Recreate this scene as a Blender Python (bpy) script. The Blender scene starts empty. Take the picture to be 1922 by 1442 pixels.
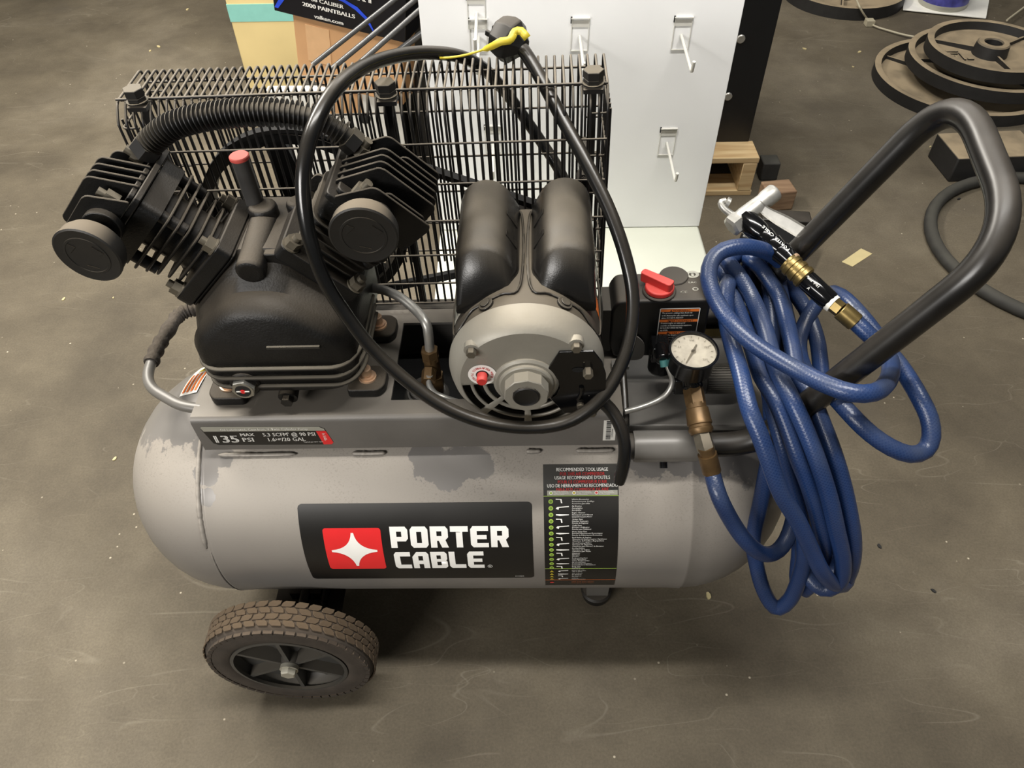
import bpy, bmesh, math, random
from math import sin, cos, pi, radians
from mathutils import Vector, Matrix, geometry, noise
random.seed(7)
S = bpy.context.scene
COL = S.collection
V = Vector

# ------------------------------------------------------------------ camera
F = 1444.0; TH = radians(47.4); ROLL = 0.015
CAM = V((0, 0, 1.25))
D = V((0, cos(TH), -sin(TH))); N0 = V((0, -sin(TH), -cos(TH))); X0 = V((1, 0, 0))
XI = X0 * cos(ROLL) + N0 * sin(ROLL); NI = N0 * cos(ROLL) - X0 * sin(ROLL)
cd = bpy.data.cameras.new('camera'); cam = bpy.data.objects.new('camera', cd); COL.objects.link(cam)
cd.sensor_width = 36; cd.lens = 36 * F / 1922; cd.clip_start = .02; cd.clip_end = 60
R = Matrix((XI, -NI, -D)).transposed().to_4x4(); R.translation = CAM
cam.matrix_world = R
S.camera = cam

# ------------------------------------------------------------------ world, lights, exposure
S.view_settings.view_transform = 'Standard'; S.view_settings.look = 'None'
S.view_settings.gamma = 1; S.view_settings.use_curve_mapping = False
S.view_settings.exposure = 0.0
w = bpy.data.worlds.new('warehouse'); S.world = w; w.use_nodes = True
w.node_tree.nodes['Background'].inputs[0].default_value = (.95, .95, .92, 1)
w.node_tree.nodes['Background'].inputs[1].default_value = .11
def area(name, loc, target, sx, sy, power, col):
    l = bpy.data.lights.new(name, 'AREA'); l.shape = 'RECTANGLE'; l.size = sx; l.size_y = sy
    l.energy = power; l.color = col
    o = bpy.data.objects.new(name, l); COL.objects.link(o); o.location = loc
    o.rotation_euler = (V(target) - V(loc)).to_track_quat('-Z', 'Y').to_euler()
    return o
area('ceiling_and_fill_light', (-1.6, 2.0, 2.5), (-.4, 1.2, .2), 1.8, .22, 132, (1, .95, .86))
area('ceiling_and_fill_light', (.15, .60, 2.9), (.10, 1.7, .6), 2.0, .16, 86, (1, .97, .92))
area('ceiling_and_fill_light', (.4, 3.3, 3.2), (.1, 1.9, 0), 2.0, .22, 42, (1, .96, .9))
area('ceiling_and_fill_light', (-1.9, -1.7, 1.9), (0, .8, .5), 1.8, .30, 72, (1, .97, .93))  # unseen fill added in front to brighten upright faces, not a ceiling lamp

# ------------------------------------------------------------------ frames
MO = V((-.325, .715, 0))
mx = V((1, -.03, .035)).normalized()
mz = V((-.035, 0, 1)); mz = (mz - mx * mx.dot(mz)).normalized(); my = mz.cross(mx)
MR = Matrix((mx, my, mz)).transposed()          # machine -> world
MI = MR.transposed()
def ray(u, v): return D + XI * ((u - 961) / F) + NI * ((v - 721) / F)
def W(u, v, d=None, y=None, z=None):            # world point on the sight line at a real depth / plane
    r = ray(u, v)
    if d is None: d = (y - CAM.y) / r.y if y is not None else (z - CAM.z) / r.z
    return CAM + r * d
def L(u, v, d=None, y=None, z=None):            # the same in the machine's own frame
    r = MI @ ray(u, v); o = MI @ (CAM - MO)
    if d is None: d = (y - o.y) / r.y if y is not None else (z - o.z) / r.z
    return o + r * d
def M2W(p): return MO + MR @ V(p)

# ------------------------------------------------------------------ materials
MATS = {}
def srgb(r, g, b):
    f = lambda c: (c / 255 / 12.92) if c / 255 <= .04045 else ((c / 255 + .055) / 1.055) ** 2.4
    return (f(r), f(g), f(b), 1)
def mat(name, col, rough=.5, metal=0, var=.12, scale=40, bump=0, bscale=200, dust=0, dustcol=(.20, .17, .13, 1),
        dscale=14, spec=.5, coat=0, emis=0, trans=0, dlo=.36, dhi=1.0):
    m = bpy.data.materials.new(name); m.use_nodes = True; nt = m.node_tree; n = nt.nodes; k = nt.links
    b = n['Principled BSDF']; b.inputs['Roughness'].default_value = rough; b.inputs['Metallic'].default_value = metal
    b.inputs['Specular IOR Level'].default_value = spec
    if coat: b.inputs['Coat Weight'].default_value = coat; b.inputs['Coat Roughness'].default_value = .15
    if trans: b.inputs['Transmission Weight'].default_value = trans
    tc = n.new('ShaderNodeTexCoord'); co = tc.outputs['Object']
    nz = n.new('ShaderNodeTexNoise'); nz.inputs['Scale'].default_value = scale; nz.inputs['Detail'].default_value = 6
    k.new(co, nz.inputs['Vector'])
    mr = n.new('ShaderNodeMapRange'); mr.inputs['From Min'].default_value = .3; mr.inputs['From Max'].default_value = .7
    mr.inputs['To Min'].default_value = 1 - var; mr.inputs['To Max'].default_value = 1 + var
    k.new(nz.outputs['Fac'], mr.inputs['Value'])
    vm = n.new('ShaderNodeVectorMath'); vm.operation = 'SCALE'; vm.inputs[0].default_value = col[:3]
    k.new(mr.outputs[0], vm.inputs['Scale']); out = vm.outputs[0]
    if dust:
        g = n.new('ShaderNodeNewGeometry'); sx = n.new('ShaderNodeSeparateXYZ'); k.new(g.outputs['Normal'], sx.inputs[0])
        m1 = n.new('ShaderNodeMapRange'); m1.interpolation_type = 'SMOOTHSTEP'
        m1.inputs['From Min'].default_value = dlo; m1.inputs['From Max'].default_value = dhi
        k.new(sx.outputs['Z'], m1.inputs['Value'])
        n2 = n.new('ShaderNodeTexNoise'); n2.inputs['Scale'].default_value = dscale; n2.inputs['Detail'].default_value = 8
        k.new(co, n2.inputs['Vector'])
        m2 = n.new('ShaderNodeMapRange'); m2.inputs['From Min'].default_value = .3; m2.inputs['From Max'].default_value = .62
        m2.inputs['To Min'].default_value = dust * .55; m2.inputs['To Max'].default_value = dust
        k.new(n2.outputs['Fac'], m2.inputs['Value'])
        mm = n.new('ShaderNodeMath'); mm.operation = 'MULTIPLY'; k.new(m1.outputs[0], mm.inputs[0]); k.new(m2.outputs[0], mm.inputs[1])
        mx_ = n.new('ShaderNodeMix'); mx_.data_type = 'RGBA'; k.new(mm.outputs[0], mx_.inputs[0]); k.new(out, mx_.inputs[6])
        mx_.inputs[7].default_value = dustcol; out = mx_.outputs[2]
        rr = n.new('ShaderNodeMapRange'); rr.inputs['To Min'].default_value = rough; rr.inputs['To Max'].default_value = .9
        k.new(mm.outputs[0], rr.inputs['Value']); k.new(rr.outputs[0], b.inputs['Roughness'])
    k.new(out, b.inputs['Base Color'])
    if bump:
        n3 = n.new('ShaderNodeTexNoise'); n3.inputs['Scale'].default_value = bscale; n3.inputs['Detail'].default_value = 3
        k.new(co, n3.inputs['Vector'])
        bp = n.new('ShaderNodeBump'); bp.inputs['Strength'].default_value = bump; bp.inputs['Distance'].default_value = .001
        k.new(n3.outputs['Fac'], bp.inputs['Height']); k.new(bp.outputs[0], b.inputs['Normal'])
    MATS[name] = m
    return m
DUST = srgb(122, 110, 92)
mat('cast_black', srgb(15, 15, 15), .36, spec=.35, var=.3, bump=.3, bscale=500, dust=.6, dustcol=srgb(84, 76, 65))
mat('case_black', srgb(20, 19, 18), .42, spec=.35, var=.25, bump=.4, bscale=420, dust=.75, dustcol=srgb(92, 83, 70), dscale=9)
mat('smoke_plastic', srgb(66, 65, 64), .35, var=.2, dust=.3)
mat('gloss_black', srgb(11, 11, 12), .14, var=.1, coat=.2, spec=.35)
mat('handle_black', srgb(22, 21, 20), .24, var=.35, scale=30, dust=.45, dustcol=srgb(84, 77, 68), dlo=.2, dscale=22)
mat('wire_black', srgb(24, 23, 23), .4, var=.2, dust=.95, dustcol=srgb(122, 113, 99), dlo=.25, dhi=.9)
mat('bolt_black', srgb(26, 25, 24), .45, var=.2, dust=.7, dustcol=srgb(120, 110, 92))
mat('cord_rubber', srgb(17, 17, 17), .2, var=.2, scale=60, dust=.25, dustcol=srgb(110, 100, 85))
mat('plastic_black', srgb(18, 18, 18), .38, var=.2, dust=.75, dustcol=srgb(84, 77, 67))
mat('rib_edge', srgb(30, 29, 27), .5, var=.2, dust=.95, dustcol=srgb(112, 105, 92), dlo=-.1, dhi=.6)
mat('filter_black', srgb(24, 23, 21), .5, var=.2, dust=.9, dustcol=srgb(112, 100, 82))
mat('motor_shell', srgb(60, 55, 48), .5, var=.15, scale=18, dust=.7, dustcol=srgb(104, 94, 78))
mat('motor_cover', srgb(22, 21, 20), .24, var=.12, scale=18, bump=.12, bscale=700, dust=.8, dustcol=srgb(94, 86, 73))
mat('silver_paint', srgb(146, 142, 132), .42, metal=.25, var=.08, scale=20, bump=.15, bscale=260, dust=.7, dustcol=srgb(140, 131, 114))
mat('steel', srgb(170, 168, 160), .3, metal=.85, var=.1)
mat('lime_dark', srgb(108, 138, 52), .4)
mat('fin_black', srgb(15, 15, 15), .4, spec=.35, var=.25, bump=.2, bscale=500, dust=.9, dustcol=srgb(88, 80, 68), dlo=.15, dhi=.85)
mat('aluminium', srgb(178, 176, 170), .4, metal=.7, var=.12, scale=90)
mat('zinc_bolt', srgb(104, 98, 86), .42, metal=.5, var=.2, dust=.4, dustcol=DUST)
mat('brass', srgb(130, 112, 70), .35, metal=.85, var=.2, scale=80)
mat('brass_dull', srgb(104, 82, 54), .42, metal=.6, var=.25, scale=70)
mat('bolt_copper', srgb(205, 172, 142), .35, metal=.5, var=.15)
mat('saddle_grey', srgb(104, 101, 97), .36, metal=.15, var=.10, scale=16, bump=.1, bscale=500, dust=.5, dustcol=srgb(116, 106, 90), dscale=7)
mat('bracket_grey', srgb(108, 105, 100), .4, metal=.1, var=.08, scale=30)
mat('grip_foam', srgb(52, 47, 42), .85, var=.4, scale=220, bump=1, bscale=260, dust=.4, dustcol=srgb(96, 84, 68))
mat('wheel_plastic', srgb(66, 65, 62), .42, var=.12, scale=30, dust=.45, dustcol=srgb(104, 94, 78))
mat('tyre_rubber', srgb(62, 55, 48), .8, var=.2, scale=40, bump=.3, bscale=300, dust=.5, dustcol=srgb(96, 80, 62))
mat('tread_rubber', srgb(76, 63, 48), .9, var=.22, scale=60, bump=.3, bscale=300, dust=.5, dustcol=srgb(98, 81, 60))
mat('bolt_bright', srgb(172, 168, 154), .4, metal=.3)
mat('red_plastic', srgb(196, 52, 48), .42, var=.1, dust=.45, dustcol=srgb(190, 90, 80))
mat('red_cap', srgb(206, 84, 76), .5, var=.1, dust=.5, dustcol=srgb(206, 120, 108))
mat('decal_black', srgb(22, 21, 20), .34, var=.15, scale=12, dust=.5, dustcol=srgb(86, 82, 74), dscale=9)
mat('decal_red', srgb(226, 42, 44), .35, var=.03)
mat('decal_white', srgb(248, 246, 240), .4, var=.03)
mat('decal_grey', srgb(160, 158, 146), .4, var=.05)
mat('decal_orange', srgb(232, 120, 50), .4, var=.05)
mat('decal_lime', srgb(160, 190, 80), .4, var=.05)
mat('decal_yellow', srgb(196, 176, 52), .45, var=.05)
mat('decal_redtext', srgb(205, 54, 54), .4, var=.05)
mat('paper_white', srgb(226, 224, 216), .6, var=.04)
mat('ink_black', srgb(20, 20, 20), .6, var=.1)
mat('gauge_face', srgb(160, 153, 138), .35, var=.16, scale=120, dust=.2, dustcol=srgb(170, 160, 140))
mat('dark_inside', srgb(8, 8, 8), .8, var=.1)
mat('belt_rubber', srgb(26, 25, 24), .75, var=.2)
mat('panel_white', srgb(243, 243, 242), .5, var=.02, scale=4)
mat('panel_base', srgb(208, 210, 196), .5, var=.04, scale=4)
mat('hook_clear', srgb(206, 204, 196), .25, var=.03, coat=.3)
mat('cabinet_black', srgb(14, 15, 18), .45, var=.1)
mat('cardboard_yellow', srgb(222, 200, 142), .7, var=.06, scale=6)
mat('cardboard_teal', srgb(134, 196, 184), .65, var=.04)
mat('cardboard_brown', srgb(192, 148, 104), .75, var=.07, scale=8)
mat('tape_brown', srgb(204, 164, 122), .4, var=.05)
mat('print_blue', srgb(36, 70, 200), .4, var=.2)
mat('print_black', srgb(12, 13, 20), .3, var=.2)
mat('tube_grey', srgb(84, 84, 84), .35, metal=.4, var=.1)
mat('bag_black', srgb(20, 20, 20), .35, var=.3)
mat('sky_blue', srgb(120, 160, 172), .5, var=.06)
mat('iron_black', srgb(32, 31, 30), .6, var=.2, bump=.3, dust=1.1, dustcol=srgb(150, 134, 108))
mat('hoop_black', srgb(44, 43, 40), .75, var=.2, dust=.6, dustcol=srgb(72, 70, 62))
mat('tape_beige', srgb(186, 172, 128), .6, var=.05)
mat('teal_tape', srgb(56, 110, 108), .6, var=.1)
mat('zip_tie', srgb(168, 160, 138), .5, var=.05)
mat('bluejar', srgb(70, 70, 140), .4, var=.5, scale=30)

def wood(name, a, b_, sc=(2, 30, 30)):
    m = mat(name, a, .75); nt = m.node_tree; n = nt.nodes; k = nt.links; b = n['Principled BSDF']
    tc = n.new('ShaderNodeTexCoord'); mp = n.new('ShaderNodeMapping'); mp.inputs['Scale'].default_value = sc
    k.new(tc.outputs['Object'], mp.inputs[0]); nz = n.new('ShaderNodeTexNoise'); nz.inputs['Scale'].default_value = 3; nz.inputs['Detail'].default_value = 6
    k.new(mp.outputs[0], nz.inputs['Vector']); cr = n.new('ShaderNodeValToRGB'); k.new(nz.outputs['Fac'], cr.inputs[0])
    cr.color_ramp.elements[0].position = .35; cr.color_ramp.elements[0].color = b_
    cr.color_ramp.elements[1].position = .65; cr.color_ramp.elements[1].color = a
    k.new(cr.outputs[0], b.inputs['Base Color'])
wood('pine', srgb(204, 180, 138), srgb(176, 146, 104))
wood('block_wood', srgb(142, 116, 90), srgb(112, 86, 64))

def ramp(nt, fac, stops):
    cr = nt.nodes.new('ShaderNodeValToRGB'); e = cr.color_ramp.elements
    while len(e) < len(stops): e.new(.5)
    for i, (p, c) in enumerate(stops): e[i].position = p; e[i].color = c
    nt.links.new(fac, cr.inputs[0]); return cr.outputs[0]
def mixc(nt, fac, a, b, mode='MIX'):
    m = nt.nodes.new('ShaderNodeMix'); m.data_type = 'RGBA'; m.blend_type = mode
    if hasattr(fac, 'links'): nt.links.new(fac, m.inputs[0])
    else: m.inputs[0].default_value = fac
    for s, i in ((a, 6), (b, 7)):
        if hasattr(s, 'links'): nt.links.new(s, m.inputs[i])
        else: m.inputs[i].default_value = s
    return m.outputs[2]
def nnoise(nt, co, scale, detail=5, rough=.5, dist=0):
    z = nt.nodes.new('ShaderNodeTexNoise'); z.inputs['Scale'].default_value = scale; z.inputs['Detail'].default_value = detail
    z.inputs['Roughness'].default_value = rough; z.inputs['Distortion'].default_value = dist
    nt.links.new(co, z.inputs['Vector']); return z.outputs['Fac']
def nmap(nt, co, scale=(1, 1, 1), rot=(0, 0, 0), loc=(0, 0, 0)):
    m = nt.nodes.new('ShaderNodeMapping'); m.inputs['Scale'].default_value = scale; m.inputs['Rotation'].default_value = rot
    m.inputs['Location'].default_value = loc
    nt.links.new(co, m.inputs[0]); return m.outputs[0]
def mathn(nt, op, a, b=0):
    m = nt.nodes.new('ShaderNodeMath'); m.operation = op
    for s, i in ((a, 0), (b, 1)):
        if hasattr(s, 'links'): nt.links.new(s, m.inputs[i])
        else: m.inputs[i].default_value = s
    return m.outputs[0]
def blank(name):
    m = bpy.data.materials.new(name); m.use_nodes = True; MATS[name] = m
    tc = m.node_tree.nodes.new('ShaderNodeTexCoord')
    return m.node_tree, m.node_tree.nodes['Principled BSDF'], tc.outputs['Object']

# concrete floor: mottled, scuffed, speckled with crumbs
nt, b, co = blank('concrete')
c1 = ramp(nt, nnoise(nt, co, 1.3, 6, .6, .4), [(.32, srgb(76, 69, 57)), (.5, srgb(93, 85, 71)), (.68, srgb(110, 102, 88))])
c2 = ramp(nt, nnoise(nt, co, 6, 8, .65), [(.3, (.72, .71, .70, 1)), (.7, (1.12, 1.12, 1.1, 1))])
c = mixc(nt, 1, c1, c2, 'MULTIPLY')
c3 = ramp(nt, nnoise(nt, co, 240, 3, .7), [(.3, (.84, .84, .84, 1)), (.7, (1.14, 1.14, 1.14, 1))])
c = mixc(nt, 1, c, c3, 'MULTIPLY')
for rz, lx, sc, gs in ((.5, 0, 3.1, 5), (1.9, 3, 4.3, 6), (2.7, 7, 2.2, 4), (.9, 11, 6.5, 7), (2.2, 15, 5.1, 5)):   # thin wandering scratches: contour lines of a smooth noise
    s = nnoise(nt, nmap(nt, co, (.8, 3.4, 1), (0, 0, rz), (lx, lx, 0)), sc * .8, 1.2, .4, .25)
    s = mathn(nt, 'ABSOLUTE', mathn(nt, 'SUBTRACT', s, .5))
    s = ramp(nt, s, [(0, (1, 1, 1, 1)), (.0028, (0, 0, 0, 1))])
    g_ = ramp(nt, nnoise(nt, nmap(nt, co, (1, 1, 1), (0, 0, 0), (lx * 2, 5, 0)), gs, 3), [(.52, (0, 0, 0, 1)), (.64, (.20, .20, .20, 1))])
    c = mixc(nt, mixc(nt, 1, s, g_, 'MULTIPLY'), c, srgb(150, 142, 126))
vz = nt.nodes.new('ShaderNodeTexVoronoi'); vz.inputs['Scale'].default_value = 34; nt.links.new(co, vz.inputs['Vector'])
sp = ramp(nt, vz.outputs['Distance'], [(.045, (1, 1, 1, 1)), (.08, (0, 0, 0, 1))])
gate = ramp(nt, nnoise(nt, co, 9, 2), [(.56, (0, 0, 0, 1)), (.6, (1, 1, 1, 1))])
c = mixc(nt, mixc(nt, 1, sp, gate, 'MULTIPLY'), c, srgb(176, 166, 146))
st = ramp(nt, nnoise(nt, co, 2.6, 4, .5, 1.2), [(.60, (0, 0, 0, 1)), (.72, (.55, .55, .55, 1))])
c = mixc(nt, st, c, srgb(84, 77, 66))
nt.links.new(c, b.inputs['Base Color']); b.inputs['Roughness'].default_value = .72; b.inputs['Specular IOR Level'].default_value = .3
bp = nt.nodes.new('ShaderNodeBump'); bp.inputs['Strength'].default_value = .3; bp.inputs['Distance'].default_value = .002
nt.links.new(nnoise(nt, co, 90, 6), bp.inputs['Height']); nt.links.new(bp.outputs[0], b.inputs['Normal'])

# tank paint: grey enamel under a film of dust, wiped clean in hard-edged patches, peppered with specks
nt, b, co = blank('tank_paint')
base = ramp(nt, nnoise(nt, co, 8, 4), [(.3, srgb(118, 114, 110)), (.7, srgb(128, 124, 119))])
geo = nt.nodes.new('ShaderNodeNewGeometry'); sx = nt.nodes.new('ShaderNodeSeparateXYZ'); nt.links.new(geo.outputs['Normal'], sx.inputs[0])
film = ramp(nt, sx.outputs['Z'], [(.0, (0, 0, 0, 1)), (.55, (.62, .62, .62, 1)), (1, (.8, .8, .8, 1))])
wipe = None
for px_, ph_, rr in ((-.14, 100, .10), (-.11, 78, .04), (-.068, 66, .022), (-.066, 54, .02), (-.066, 43, .014), (-.045, 60, .016),
                   (.235, 56, .026), (.27, 56, .026), (.255, 52, .024), (.225, 60, .02), (.29, 57, .024), (.305, 54, .014), (.56, 62, .04), (.52, 58, .03), (.60, 60, .04), (.67, 58, .05)):
    cx, cy, cz = px_ - .2525, -.178 * cos(radians(ph_)), .178 + .178 * sin(radians(ph_))
    vd = nt.nodes.new('ShaderNodeVectorMath'); vd.operation = 'DISTANCE'; vd.inputs[1].default_value = (cx, cy, cz)
    nt.links.new(co, vd.inputs[0])
    q = mathn(nt, 'DIVIDE', vd.outputs['Value'], rr)
    wipe = q if wipe is None else mathn(nt, 'MINIMUM', wipe, q)
wipe = mathn(nt, 'ADD', wipe, mathn(nt, 'MULTIPLY', mathn(nt, 'SUBTRACT', nnoise(nt, co, 60, 8, .7), .5), 1.3))
clean = ramp(nt, wipe, [(.92, (0, 0, 0, 1)), (.97, (1, 1, 1, 1))])
film = mixc(nt, 1, film, clean, 'MULTIPLY')
c = mixc(nt, film, base, srgb(164, 156, 145))
pep = ramp(nt, nnoise(nt, co, 420, 3, .55), [(.54, (0, 0, 0, 1)), (.68, (.6, .6, .6, 1))])
pep = mixc(nt, 1, pep, ramp(nt, nnoise(nt, co, 10, 3), [(.4, (.1, .1, .1, 1)), (.62, (1, 1, 1, 1))]), 'MULTIPLY')
c = mixc(nt, mixc(nt, 1, pep, film, 'MULTIPLY'), c, srgb(84, 78, 72))
nt.links.new(c, b.inputs['Base Color']); b.inputs['Metallic'].default_value = .1
nt.links.new(ramp(nt, film, [(0, (.36, .36, .36, 1)), (.8, (.6, .6, .6, 1))]), b.inputs['Roughness'])

# braided blue air hose with grime; hose_co = (length along, around y, around z)
nt, b, co = blank('hose_blue')
at = nt.nodes.new('ShaderNodeAttribute'); at.attribute_name = 'hose_co'; sx = nt.nodes.new('ShaderNodeSeparateXYZ'); nt.links.new(at.outputs['Vector'], sx.inputs[0])
th = mathn(nt, 'MULTIPLY', mathn(nt, 'ARCTAN2', sx.outputs[2], sx.outputs[1]), 12)
sl = mathn(nt, 'MULTIPLY', sx.outputs[0], 1500)
h1 = mathn(nt, 'SINE', mathn(nt, 'ADD', sl, th)); h2 = mathn(nt, 'SINE', mathn(nt, 'SUBTRACT', sl, th))
hh = mathn(nt, 'MAXIMUM', h1, h2)
c = ramp(nt, nnoise(nt, co, 9, 4), [(.3, srgb(16, 37, 76)), (.7, srgb(25, 51, 98))])
c = mixc(nt, ramp(nt, hh, [(.3, (0, 0, 0, 1)), (.95, (.16, .16, .16, 1))]), c, srgb(70, 92, 132))
g = nt.nodes.new('ShaderNodeNewGeometry'); sg_ = nt.nodes.new('ShaderNodeSeparateXYZ'); nt.links.new(g.outputs['Normal'], sg_.inputs[0])
gr = mixc(nt, 1, ramp(nt, nnoise(nt, co, 14, 6, .6), [(.40, (.12, .12, .12, 1)), (.64, (.75, .75, .75, 1))]), ramp(nt, sg_.outputs['Z'], [(.1, (.1, .1, .1, 1)), (.9, (1, 1, 1, 1))]), 'MULTIPLY')
c = mixc(nt, gr, c, srgb(60, 68, 86))
nt.links.new(c, b.inputs['Base Color']); b.inputs['Roughness'].default_value = .33
bp = nt.nodes.new('ShaderNodeBump'); bp.inputs['Strength'].default_value = .13; bp.inputs['Distance'].default_value = .0004
nt.links.new(hh, bp.inputs['Height']); nt.links.new(bp.outputs[0], b.inputs['Normal'])

# ------------------------------------------------------------------ mesh builder
def perp(a):
    a = V(a).normalized(); u = V((0, 0, 1)) if abs(a.z) < .9 else V((1, 0, 0))
    x = u.cross(a).normalized(); return x, a.cross(x), a
def smoothpath(pts, step=.012, closed=False):
    P = [V(p) for p in pts]; out = []; n = len(P)
    rng = range(n if closed else n - 1)
    for i in rng:
        p0 = P[i - 1] if (i > 0 or closed) else P[0] * 2 - P[1]
        p1 = P[i]; p2 = P[(i + 1) % n]
        p3 = P[(i + 2) % n] if (i + 2 < n or closed) else P[-1] * 2 - P[-2]
        k = max(2, int((p2 - p1).length / step))
        for j in range(k):
            t = j / k
            out.append(.5 * ((2 * p1) + (-p0 + p2) * t + (2 * p0 - 5 * p1 + 4 * p2 - p3) * t * t + (-p0 + 3 * p1 - 3 * p2 + p3) * t ** 3))
    if not closed: out.append(P[-1])
    return out
def fillet(pts, r, k=6):                        # round the corners of a polyline
    P = [V(p) for p in pts]; out = [P[0]]
    for i in range(1, len(P) - 1):
        a = (P[i - 1] - P[i]); b2 = (P[i + 1] - P[i]); rr = min(r, a.length * .49, b2.length * .49)
        s = P[i] + a.normalized() * rr; e = P[i] + b2.normalized() * rr
        for j in range(k + 1):
            t = j / k; out.append(s * (1 - t) ** 2 + P[i] * 2 * t * (1 - t) + e * t * t)
    out.append(P[-1]); return out
class MB:
    def __init__(s): s.bm = bmesh.new()
    def faces(s, vs, fs, mi=0):
        bv = [s.bm.verts.new(v) for v in vs]; out = []
        for f in fs:
            try:
                q = s.bm.faces.new([bv[i] for i in f]); q.material_index = mi; out.append(q)
            except ValueError: pass
        return bv
    def box(s, c, size, mi=0, R=None):
        c = V(c); h = V(size) / 2; vs = []
        for x in (-1, 1):
            for y in (-1, 1):
                for z in (-1, 1):
                    p = V((x * h.x, y * h.y, z * h.z)); vs.append(c + (R @ p if R else p))
        s.faces(vs, [(0, 1, 3, 2), (4, 6, 7, 5), (0, 4, 5, 1), (2, 3, 7, 6), (0, 2, 6, 4), (1, 5, 7, 3)], mi); return s
    def lathe(s, o, ax, prof, n=24, mi=0, ang=0, cap=True, xdir=None):
        o = V(o); x, y, a = perp(ax)
        if xdir: x = (V(xdir) - a * a.dot(V(xdir))).normalized(); y = a.cross(x)
        rings = []
        for t, r in prof:
            if r < 1e-6: rings.append([s.bm.verts.new(o + a * t)])
            else: rings.append([s.bm.verts.new(o + a * t + (x * cos(ang + 2 * pi * i / n) + y * sin(ang + 2 * pi * i / n)) * r) for i in range(n)])
        for A, B in zip(rings, rings[1:]):
            for i in range(n):
                j = (i + 1) % n
                if len(A) == 1 and len(B) == 1: continue
                if len(A) == 1: vs = [A[0], B[j], B[i]]
                elif len(B) == 1: vs = [A[i], A[j], B[0]]
                else: vs = [A[i], A[j], B[j], B[i]]
                f = s.bm.faces.new(vs); f.material_index = mi
        if cap:
            for Rg, rev in ((rings[0], True), (rings[-1], False)):
                if len(Rg) > 1:
                    f = s.bm.faces.new(Rg[::-1] if rev else Rg); f.material_index = mi
        return s
    def cyl(s, p0, p1, r, n=20, r2=None, mi=0, ang=0, ch=0):
        p0 = V(p0); d = V(p1) - p0; l = d.length; r2 = r if r2 is None else r2
        pr = [(0, r), (l, r2)] if not ch else [(0, r - ch), (ch, r), (l - ch, r2), (l, r2 - ch)]
        return s.lathe(p0, d, pr, n, mi, ang)
    def tube(s, pts, r, n=12, mi=0, closed=False, cap=True):
        P = [V(p) for p in pts]; m = len(P); rings = []
        T = []
        for i in range(m):
            a = P[(i + 1) % m] if (closed or i < m - 1) else P[i]; b2 = P[i - 1] if (closed or i > 0) else P[i]
            T.append((a - b2).normalized())
        x = perp(T[0])[0]
        for i in range(m):
            if i: x = (x - T[i] * x.dot(T[i])).normalized()
            y = T[i].cross(x); rr = r(i / (m - 1)) if callable(r) else r
            rings.append([s.bm.verts.new(P[i] + (x * cos(2 * pi * k / n) + y * sin(2 * pi * k / n)) * rr) for k in range(n)])
        pr = list(zip(rings, rings[1:])) + ([(rings[-1], rings[0])] if closed else [])
        for A, B in pr:
            off = 0
            if closed and A is rings[-1]: off = min(range(n), key=lambda q: (B[q].co - A[0].co).length)
            for k in range(n):
                j = (k + 1) % n
                f = s.bm.faces.new([A[k], A[j], B[(j + off) % n], B[(k + off) % n]]); f.material_index = mi
        if cap and not closed:
            f = s.bm.faces.new(rings[0][::-1]); f.material_index = mi; f = s.bm.faces.new(rings[-1]); f.material_index = mi
        return s
    def prism(s, pts, o, ux, uy, depth, mi=0, mi_side=None):
        o = V(o); ux = V(ux); uy = V(uy); uz = ux.cross(uy).normalized() * depth; n = len(pts)
        a = [o + ux * p[0] + uy * p[1] for p in pts]; vs = a + [p + uz for p in a]
        fs = [tuple(range(n))[::-1], tuple(range(n, 2 * n))]
        bv = s.faces(vs, fs, mi); ms = mi if mi_side is None else mi_side
        for i in range(n):
            j = (i + 1) % n; f = s.bm.faces.new([bv[i], bv[j], bv[n + j], bv[n + i]]); f.material_index = ms
        return s
    def loft(s, rings, mi=0, cap=True):
        rr = [[s.bm.verts.new(V(p)) for p in r] for r in rings]; n = len(rr[0])
        for A, B in zip(rr, rr[1:]):
            for k in range(n):
                j = (k + 1) % n; f = s.bm.faces.new([A[k], A[j], B[j], B[k]]); f.material_index = mi
        if cap:
            for q, rev in ((rr[0], 1), (rr[-1], 0)):
                f = s.bm.faces.new(q[::-1] if rev else q); f.material_index = mi
        return s
    def flat(s, loops, fn, mi=0, cut=None):     # 2D polygon with holes laid on a surface by fn(x, y)
        vv = [[V((p[0], p[1], 0)) for p in l] for l in loops]
        tris = geometry.tessellate_polygon(vv); flatv = [p for l in vv for p in l]
        if cut is None:
            s.faces([fn(p.x, p.y) for p in flatv], tris, mi); return s
        t = bmesh.new(); bv = [t.verts.new(p) for p in flatv]
        for q in tris:
            try: t.faces.new([bv[i] for i in q])
            except ValueError: pass
        ys = [p.y for p in flatv]; y = math.ceil(min(ys) / cut) * cut
        while y < max(ys):
            bmesh.ops.bisect_plane(t, geom=t.verts[:] + t.edges[:] + t.faces[:], plane_co=(0, y, 0), plane_no=(0, 1, 0)); y += cut
        t.verts.index_update()
        s.faces([fn(v.co.x, v.co.y) for v in t.verts], [[v.index for v in f.verts] for f in t.faces], mi); t.free()
        return s
    def text(s, txt, fn, size, x=0, y=0, mi=0, align='LEFT', bold=0, sx=1, res=1, shear=0, space=1):
        vs, fs = textmesh(txt, 0, align, res, shear, space)
        for k in ((0,) if not bold else (-1, 1) if bold < .03 else (-1, 0, 1)):
            s.faces([fn(x + (p[0] + k * bold) * size * sx, y + p[1] * size) for p in vs], fs, mi)
        return s
TXT = {}
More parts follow.
